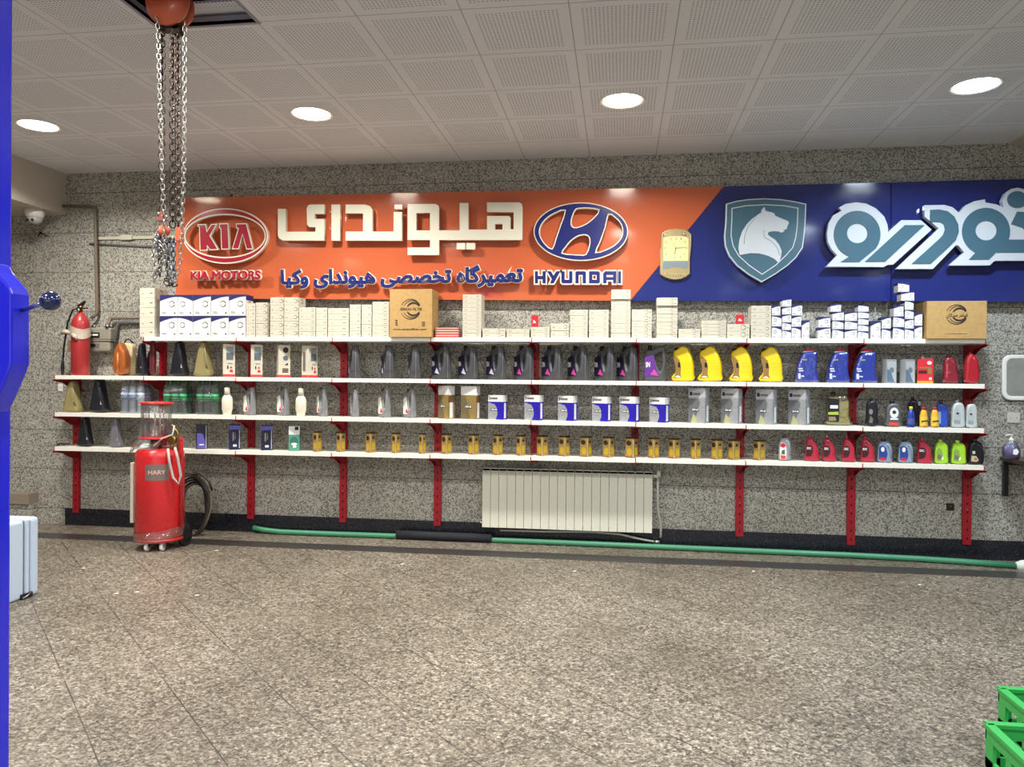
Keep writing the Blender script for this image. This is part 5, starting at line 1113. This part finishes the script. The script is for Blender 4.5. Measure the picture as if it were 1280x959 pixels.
tx_ = text('HARY', .0006, .02, M('plate_pink', 'd9a8a2', .5), (-.07, (zL0+zL1)/2-.016, .07, (zL0+zL1)/2+.020))
am = (a0+a1)/2
rot_mesh(tx_, lambda v: ((rT+.003-v.y)*math.cos(am+v.x/rT), (rT+.003-v.y)*math.sin(am+v.x/rT), v.z)); link('lettering', tx_, ct)
# castors
for k, aa in enumerate((-PI/2-.12, -PI/2+.72, PI/2-.12, PI/2+.72)):
    cx_, cy_ = (rT-.05)*math.cos(aa), (rT-.05)*math.sin(aa); c0 = empty('castor', (cx_, cy_, 0)); c0.parent = ct
    MB().lathe([(.008, -.0125), (.030, -.0125), (.034, -.008), (.034, .008), (.030, .0125), (.008, .0125)], m_white, c=(.0, .0, .035), axis='x', seg=24).obj('wheel', c0)
    MB().box((-.03, -.022, .068), (.03, .03, .074), m_chrome).prism([(-.02, .07), (.028, .07), (.012, .028), (-.012, .028)], -.018, -.015, m_chrome, 'yz').prism([(-.02, .07), (.028, .07), (.012, .028), (-.012, .028)], .015, .018, m_chrome, 'yz').lathe([(.012, .074), (.012, zb-.005)], m_chrome, seg=12).obj('fork', c0)
# front brackets, wheel at the rear right
for sx in (1,): MB().lathe([(.03, -.02), (.085, -.02), (.095, -.01), (.095, .01), (.085, .02), (.03, .02)], m_black, c=(rT*.9, .10, .095), axis='x', seg=28).obj('rear_wheel', ct)
# frame and handle at right
hx = rT+.02; ztop = P(228, 548, CY).z
MB().tube(arc_pts([(hx-.005, -.03, zb+.10), (hx+.005, -.03, ztop-.02), (hx-.03, -.03, ztop), (hx-.05, .1, ztop)], .02), .011, m_tank, 8).tube([(hx-.03, -.03, zb+.10), (hx, -.03, zb+.10)], .01, m_steel, 8).obj('frame_tube', ct)
MB().box((hx-.035, -.05, zt_-.06), (hx+.015, -.035, ztop+.0), m_tank).obj('hose_plate', ct, .003)
# measuring cup
z5, z4 = P(196, 503.5, CY-.03).z, P(196, 547, CY-.03).z
cw0, cw1 = P(179, 520, CY-.03).x, P(212, 520, CY-.03).x; rC = (cw1-cw0)/2; cx0 = (cw0+cw1)/2-cxm
cu_ = empty('measuring_cup', (cx0, -.03, 0)); cu_.parent = ct
MB().lathe([(rC+.012, z5-.012), (rC+.016, z5-.004), (rC+.01, z5+.006), (rC*.4, z5+.012), (.001, z5+.012)], m_tank, seg=36).obj('lid', cu_)
MB().lathe([(rC, z4), (rC, z5-.01)], film('cup_clear', (.88, .88, .88, 1), .22), seg=36).obj('clear_cylinder', cu_)
MB().lathe([(rC+.008, z4-.01), (rC+.008, z4+.006), (rC-.004, z4+.006), (.001, z4+.004)], m_tank, seg=36).obj('cup_base', cu_)
for k in range(4): a_ = PI/4+k*PI/2+.3; MB().tube([((rC-.006)*math.cos(a_), (rC-.006)*math.sin(a_), z4), ((rC-.006)*math.cos(a_), (rC-.006)*math.sin(a_), z5)], .004, m_steel, 6).obj('tie_rod', cu_)
for k in range(2): MB().tube([((-.02+.05*k), .01, z4+.004), (-.02+.05*k, .01, z5)], .006, M('inner_tube', '9a9590', .3), 6).obj('inner_tube', cu_)
MB().lathe([(.05, zt_), (.045, z4-.012)], m_steel, c=(cx0, -.03, 0), seg=16).obj('neck', ct)
# gauges, valves, brass at the top right
bx0 = P(216, 548, CY-.05).x-cxm; bz = P(216, 550, CY-.05).z
MB().lathe([(.03, -.02), (.038, -.02), (.038, .02), (.03, .02)], M('brass', '9a7a4a', .35, 1), c=(bx0, -.06, bz), axis='y', seg=20).lathe([(.016, zt_), (.016, bz-.03)], M('brass', '9a7a4a', .35, 1), c=(bx0, -.06, 0), seg=12).obj('pressure_gauge', ct)
MB().tube(arc_pts([(bx0+.05, -.05, zt_-.005), (bx0+.05, -.05, bz+.06), (bx0+.0, -.05, bz+.12), (bx0-.02, -.05, z4+.12)], .03), .010, M('brass', '9a7a4a', .35, 1), 8).obj('brass_pipe', ct)
MB().tube([(bx0-.15, -.1, bz-.05), (bx0-.05, -.12, bz+.02), (bx0+.03, -.1, bz+.05), (bx0+.04, -.09, bz+.13)], .006, m_pale, 6).obj('thin_hose', ct)
# clear hose loop on the right, foil-like wrap, pale side board
lp = []
for i in range(16): u = i/15; lp.append((rT-.01+.10*math.sin(u*PI*.5)*1.0 if i < 8 else rT+.075-.05*(u-.5)*2, -.12, zt_-.02+.02*(1-u)-.33*math.sin(u*PI)*1.0))
MB().tube([(rT*.80, -.14, zt_+.01), (rT*.9, -.15, zt_-.10), (rT*1.08, -.15, zt_-.24), (rT*1.28, -.13, zt_-.30), (rT*1.34, -.12, zt_-.22), (rT*1.2, -.12, zt_-.08), (rT*1.06, -.12, zt_+.02)], .012, M('cloudy_hose', 'a39a92', .25), 8).obj('clear_hose', ct)
MB().box((-rT-.045, -.06, zb+.13), (-rT-.012, .05, zt_-.13), m_pale).obj('side_board', ct, .006)
fl = MB(); m_wrap = film('crumpled_film', (.93, .90, .86, 1), .30)
def crumple(pts, w, seed):
    rnd = random.Random(seed); vs = []; n = len(pts)
    for k, p in enumerate(pts):
        for j in range(6): t_ = j/5-.5; vs.append((p[0]+rnd.uniform(-.008, .008), p[1]+t_*.06+rnd.uniform(-.012, .012), p[2]+t_*w+rnd.uniform(-.012, .012)))
    fl.add(vs, [(k*6+j, k*6+j+1, (k+1)*6+j+1, (k+1)*6+j) for k in range(n-1) for j in range(5)], m_wrap, False)
crumple([(-.21, -.1, zt_+.0), (-.17, -.12, zt_+.04), (-.11, -.13, zt_+.05), (-.05, -.15, zt_+.10), (.0, -.14, zt_+.13), (.05, -.12, zt_+.17), (.10, -.10, zt_+.20)], .07, 3)
crumple([(-.2, -.12, zt_-.03), (-.14, -.16, zt_+.02), (-.07, -.18, zt_+.03), (.02, -.18, zt_+.02), (.09, -.16, zt_+.03)], .05, 5)
crumple([(-.15, -.1, zt_+.09), (-.16, -.12, zt_+.04), (-.19, -.1, zt_-.02)], .06, 8)
fl.obj('crumpled_wrap', ct)
fl = MB(); rnd = random.Random(4); n = 40; vs = []
for j in range(4):
    for i in range(n): a_ = 2*PI*i/n; rr = rT+.004+rnd.uniform(0, .006); vs.append((rr*math.cos(a_), rr*math.sin(a_), zb+.0+j*.03+.03*math.sin(a_*1.0+1)+rnd.uniform(-.005, .005)))
fl.add(vs, [(j*n+i, j*n+(i+1) % n, (j+1)*n+(i+1) % n, (j+1)*n+i) for j in range(3) for i in range(n)], m_wrap, False); fl.obj('bottom_wrap', ct)
# coiled brown hoses hanging behind the cart
ch = MB(); m_brn = [M('rubber_brown', '2f2823', .5), M('rubber_tan', '6f6452', .5), M('rubber_dark', '1e1b1a', .5)]
c0 = P(240, 624, -.26); c0.z -= .045
for k in range(6):
    rx, rz_ = .20-.018*k+.02*(k % 2), .30-.012*k; pts = []
    for i in range(30): a_ = 2*PI*i/30; pts.append((c0.x+.0+rx*math.cos(a_)+.01*math.sin(3*a_+k), -.26-.05+.028*k*.8+.01*math.sin(2*a_), c0.z+rz_*math.sin(a_)-.012*k+.0))
    ch.tube(pts, .010, m_brn[(0, 1, 2, 0, 2, 1)[k]], 8, True)
ch.tube([(c0.x+.02, -.3, c0.z+.29), (c0.x+.12, -.31, c0.z+.30), (c0.x+.20, -.31, c0.z+.23), (c0.x+.235, -.31, c0.z+.14)], .012, m_brn[0], 8)
tag(ch.obj('coiled_hose'), 'coil of brown and black rubber hose hanging behind the red cart', 'hose')

# ================================================================== CHAIN HOIST
YH = -3.15
h0 = P(213, 0, YH); hz = ZC+.06
ho = empty('chain_hoist', (P(213, 10, YH).x, YH, hz)); tag(ho, 'orange manual chain hoist with long hanging chains, let down through the open ceiling panel', 'hoist')
m_hor = M('hoist_orange', 'cf6444', .32, coat=.3)
zlow = P(213, 34.5, YH).z-hz; rad = .125
zc = zlow+rad
MB().lathe([(.001, -.085), (.085, -.082), (.105, -.07), (.112, -.055), (.118, -.04), (rad, -.035), (rad, -.012), (.1, -.008)], m_hor, c=(.0, 0, zc), axis='y', seg=40).obj('gear_cover', ho)
MB().lathe([(.001, .10), (.09, .095), (.115, .075), (.115, .05), (.001, .048)], m_hor, c=(-.015, 0, zc), axis='y', seg=36).obj('rear_cover', ho)
MB().lathe([(.055, -.01), (.055, .05)], m_darksteel, c=(-.005, 0, zc), axis='y', seg=24).box((-.07, -.012, zc-.135), (.055, .045, zc-.10), m_darksteel).box((.02, -.012, zc-.165), (.06, .03, zc-.12), m_darksteel).obj('frame', ho)
MB().tube([(0, 0, zc+.12), (0, 0, zc+.36)], .012, m_darksteel, 8).obj('suspension_hook', ho)
def link_mesh(L, wd, r, mat, seg=6):
    pts = []; hh = (L-wd)/2
    for i in range(6): a_ = PI*i/5; pts.append((wd/2*math.cos(a_), 0, hh+wd/2*math.sin(a_)))
    for i in range(6): a_ = PI+PI*i/5; pts.append((wd/2*math.cos(a_), 0, -hh+wd/2*math.sin(a_)))
    return MB().tube(pts, r, mat, seg, True)
def chain(path, L, wd, r, mat, name, parent, jit=0):
    path = [Vector(p) for p in path]; b = MB(); base = link_mesh(L, wd, r, mat, 5); pitch = (L-2.4*r)
    d = [0]; 
    for i in range(1, len(path)): d.append(d[-1]+(path[i]-path[i-1]).length)
    s_ = 0; k = 0
    while s_ < d[-1]:
        i = max(j for j in range(len(d)) if d[j] <= s_+1e-9); i = min(i, len(path)-2); t_ = (s_-d[i])/(d[i+1]-d[i]); c = path[i].lerp(path[i+1], t_); dr = (path[i+1]-path[i]).normalized()
        x = dr.orthogonal().normalized() if abs(dr.z) < .9 else Vector((1, 0, 0)); x = (x-dr*x.dot(dr)).normalized(); y = dr.cross(x)
        a_ = (PI/4 if k % 2 == 0 else -PI/4)+random.uniform(-jit, jit)+.35; X = x*math.cos(a_)+y*math.sin(a_); Yv = dr.cross(X)
        T = Matrix(((X.x, Yv.x, dr.x, c.x), (X.y, Yv.y, dr.y, c.y), (X.z, Yv.z, dr.z, c.z), (0, 0, 0, 1)))
        b.add([T @ Vector(v) for v in base.v], base.f, mat, True); s_ += pitch; k += 1
    return b.obj(name, parent)
def hp_(px, py, dy=0): v = P(px, py, YH+dy); return (v.x-ho.location.x, dy, v.z-hz)
m_ch = M('chain_zinc', 'a8a6a0', .35, .9); m_lc = M('chain_dark', '4a403a', .35, .9)
chain([hp_(196.2, 14, -.07), hp_(198, 50, -.07), hp_(199.5, 120, -.07), hp_(202, 200, -.07), hp_(205, 280, -.06), hp_(206, 330, -.06)], .034, .018, .0028, m_ch, 'hand_chain', ho, .2)
chain([hp_(231, 30, -.06), hp_(230.5, 150, -.06), hp_(229.5, 225, -.06), hp_(227, 290, -.06), hp_(225, 330, -.05), hp_(219.5, 352, -.05), hp_(214, 350, -.03), hp_(210, 310, -.03)], .034, .018, .0028, m_ch, 'hand_chain', ho, .2)
chain([hp_(202.3, 34, .0), hp_(202.2, 265, .0)], .042, .028, .0048, m_lc, 'load_chain', ho); chain([hp_(215.8, 38, .0), hp_(215.8, 285, .0)], .042, .028, .0048, m_lc, 'load_chain', ho); chain([hp_(222, 44, .0), hp_(223, 285, .0)], .042, .028, .0048, m_lc, 'load_chain', ho)
# hook block, orange shackle disc and the bundled slack
x_, y_, z_ = hp_(202.5, 270)
MB().box((x_-.02, -.015, z_-.03), (x_+.02, .015, z_+.02), M('faded_red_block', '8c4a40', .4)).lathe([(.008, -.02), (.008, .02)], m_chrome, c=(x_-.012, 0, z_+.008), axis='y', seg=10).lathe([(.008, -.02), (.008, .02)], m_chrome, c=(x_+.014, 0, z_), axis='y', seg=10).obj('hook_block', ho, .003)
x_, y_, z_ = hp_(209, 290); MB().lathe([(.001, -.02), (.026, -.018), (.034, -.006), (.034, .006), (.026, .018), (.001, .02)], m_hor, c=(x_, -.03, z_), axis='y', seg=24).obj('pulley_cover', ho)
x_, y_, z_ = hp_(224.5, 294); MB().box((x_-.02, -.01, z_-.035), (x_+.018, .02, z_+.045), m_hor).obj('hook_block', ho, .004)
m_bl = M('chain_blued', '5f6676', .3, .9)
for k in range(9):
    xs_ = [196+random.uniform(-3, 16) for _ in range(5)]
    yb = 322+random.uniform(-6, 8) if k < 6 else 348
    chain([hp_(203+random.uniform(-4, 5), 285+random.uniform(0, 6), -.04+.01*k), hp_(xs_[0], 298, -.05+.012*k), hp_(xs_[1], 312, -.05+.012*k), hp_(xs_[2], yb, -.04+.012*k)], .032, .018, .0034, m_bl if k % 3 else m_ch, 'slack_chain', ho, .5)
chain([hp_(194.5, 296, -.05), hp_(191.5, 320, -.05), hp_(195, 338, -.05), hp_(193, 350, -.05)], .032, .018, .0034, m_ch, 'slack_chain', ho, .4); chain([hp_(212, 300, -.02), hp_(211, 330, -.02), hp_(214, 352, -.02)], .034, .02, .0036, m_bl, 'slack_chain', ho, .4)
chain([hp_(217, 300, .0), hp_(217, 330, .0), hp_(218, 350, .0)], .034, .02, .0036, m_bl, 'slack_chain', ho, .4)
chain([hp_(208, 354, -.02), hp_(212, 357, -.02), hp_(219, 356, -.02)], .034, .02, .0036, m_lc, 'slack_chain', ho, .6); chain([hp_(209, 350, 0), hp_(219, 351, 0)], .034, .02, .0036, m_lc, 'slack_chain', ho, .6)

# ================================================================== BLUE LIFT POST (close, left)
YP = -5.05
m_lift = M('lift_blue', '1f22c8', .22, coat=.4)
lp_ = empty('car_lift_post', (P(-60, 480, YP).x, YP, 0)); tag(lp_, 'bright blue steel car lift post at the left edge, near the camera', 'car lift')
def lc(px, py, dy=0): v = P(px, py, YP+dy); return (v.x-lp_.location.x, v.z)
top = P(0, -300, YP).z; 
xr = lc(15.5, 480, .14)[0]; xl = xr-.34
MB().box((xl, .0, 0), (xr, .14, 3.4), m_lift).obj('column', lp_, .012)
pb_ = [lc(*q_, .02) for q_ in ((12, 332), (20, 345), (35, 363), (37.5, 370), (37.5, 455), (34, 466), (20, 498), (12, 514))]
pb_ = [(xl+.04, pb_[0][1])]+pb_+[(xl+.04, pb_[-1][1])]
MB().prism(pb_, -.05, .02, m_lift).obj('power_unit_cover', lp_, .006)
a, b_ = lc(4.8, 66), lc(4.8, 146); a = (min(a[0], xr-.012), a[1])
MB().box((xl+.08, -.0015, b_[1]), (a[0]-.000, .0005, a[1]), m_wprint).box((xl+.08, -.0022, b_[1]+.004), (a[0]-.005, -.001, a[1]-.004), M('sticker_blue', '7f9fe0', .4)).obj('sticker', lp_)
MB().lathe([(.006, 0), (.006, .01), (.001, .012)], m_chrome, c=(xr, .02, lc(14, 90)[1]), axis='x', seg=12).obj('bolt', lp_)
k0 = lc(36, 384, -.02); k1 = lc(56.5, 375.5, -.10)
MB().tube([(k0[0]-.03, -.01, k0[1]-.008), (k1[0], -.08, k1[1])], .0065, M('lever_steel', '9aa6c8', .2, .9), 12).obj('lever', lp_)
kr = .0275
MB().lathe([(kr*math.sin(PI*i/16), -kr*math.cos(PI*i/16)) for i in range(17)][1:-1], M('knob_navy', '141f4a', .12, coat=.8), c=(k1[0], -.08, k1[1]), seg=28).obj('knob', lp_)
MB().box((xl-.05, -.08, 0), (xr+.05, .28, .02), m_lift).obj('base_plate', lp_, .002)

# ================================================================== PALE CABINET, STONE BLOCK, GREEN CRATES
g0 = G(48.5, 742, 0); YC = g0.y
cbn = empty('storage_cabinet', (g0.x, YC, 0)); tag(cbn, 'pale blue-white cabinet with rounded corners standing on the floor behind the lift post', 'cabinet')
zt_ = P(47, 645.5, YC).z; m_cab = M('pale_cabinet', 'b4c4d6', .35)
m_gask = M('gasket_grey', '5f6a76', .5)
def cab(x0, y0, z0, x1, y1, z1, nm, bv, m=m_cab): return MB().box((x0, y0, z0), (x1, y1, z1), m).obj(nm, cbn, bv)
cab(-.45, -.62, .0, -.003, -.128, zt_-.004, 'cabinet_body', .02); cab(-.44, -.127, .01, -.014, -.118, zt_-.012, 'gasket', .002, m_gask); cab(-.452, -.117, .0, .0, -.082, zt_, 'frame_rail', .012)
cab(-.44, -.081, .01, -.012, -.074, zt_-.012, 'gasket', .002, m_gask); cab(-.455, -.073, .0, .004, .0, zt_+.003, 'door', .025)
MB().box((-.02, -.165, .002), (.012, -.07, .035), m_black).tube([(.012, -.16, .010), (.022, -.13, .022), (.014, -.09, .032)], .006, m_chrome, 8).obj('hinge', cbn)
a, b_ = P(16, 617, -.12), P(37, 650, -.12)
tag(MB().box((-6.5, -.12, .0), (b_.x, -.001, P(30, 630, -.12).z), m_gran).box((-6.5, -.14, P(30, 630, -.12).z), (b_.x+.0, -.001, a.z), M('beige_stone', '8d8272', .6)).obj('stone_plinth'), 'beige stone plinth against the wall behind the pale cabinet', 'plinth')
m_crate = M('crate_green', '2f9a48', .35)
def crate(px, py, ztop, h, L, Wd, rz, label):
    g = G(px, py, ztop); o = empty('plastic_crate', (g.x, g.y-Wd, ztop-h), rz); tag(o, label, 'crate', 'green plastic crates')
    t = .012
    def wall(x0, y0, x1, y1, nm, long):
        b = MB(); ax = (x1-x0) > (y1-y0); Ln = (x1-x0) if ax else (y1-y0)
        def bx(u0, u1, z0, z1, e=0):
            if ax: b.box((x0+u0, y0-e, z0), (x0+u1, y1+e, z1), m_crate)
            else: b.box((x0-e, y0+u0, z0), (x1+e, y0+u1, z1), m_crate)
        bx(0, Ln, h-.055, h, .002); bx(0, Ln, 0, h*.30); bx(0, .045, 0, h); bx(Ln-.045, Ln, 0, h); bx(0, Ln, h-.012, h+.0015, .010); bx(0, Ln, h*.48, h*.60)
        bx(Ln/2-.02, Ln/2+.02, 0, h); b.obj(nm, o)
    wall(0, 0, L, t, 'crate_wall', 1); wall(0, Wd-t, L, Wd, 'crate_wall', 1); wall(0, t, t, Wd-t, 'crate_wall', 0); wall(L-t, t, L, Wd-t, 'crate_wall', 0)
    MB().box((t, t, 0), (L-t, Wd-t, .01), m_crate).obj('crate_floor', o); return o
crate(1232, 903, .30, .30, .52, .33, 0, 'green plastic crate at the bottom right corner, nearer to the camera')
crate(1248, 859, .30, .30, .52, .33, 0, 'green plastic crate at the bottom right, the one farther away')
# specks of litter on the floor
m_lit = M('litter_white', 'd8d4c8', .6)
SPK = ((101, 711), (142, 743), (168, 741), (243, 745), (268, 689), (500, 706), (716, 715), (940, 715), (1148, 732))
for i, (px, py) in enumerate(SPK):
    g = G(px, py); b = MB().prism([(g.x, g.y), (g.x+.022, g.y+.006), (g.x+.026, g.y+.02), (g.x+.006, g.y+.024)], .0005, .004, m_lit, 'xy').obj('paper_scrap')
    tag(b, 'tiny white scrap lying on the terrazzo floor, %s of nine' % nth(i+1, 9, 'left', 'right'), 'scrap', 'tiny white scraps on the floor')
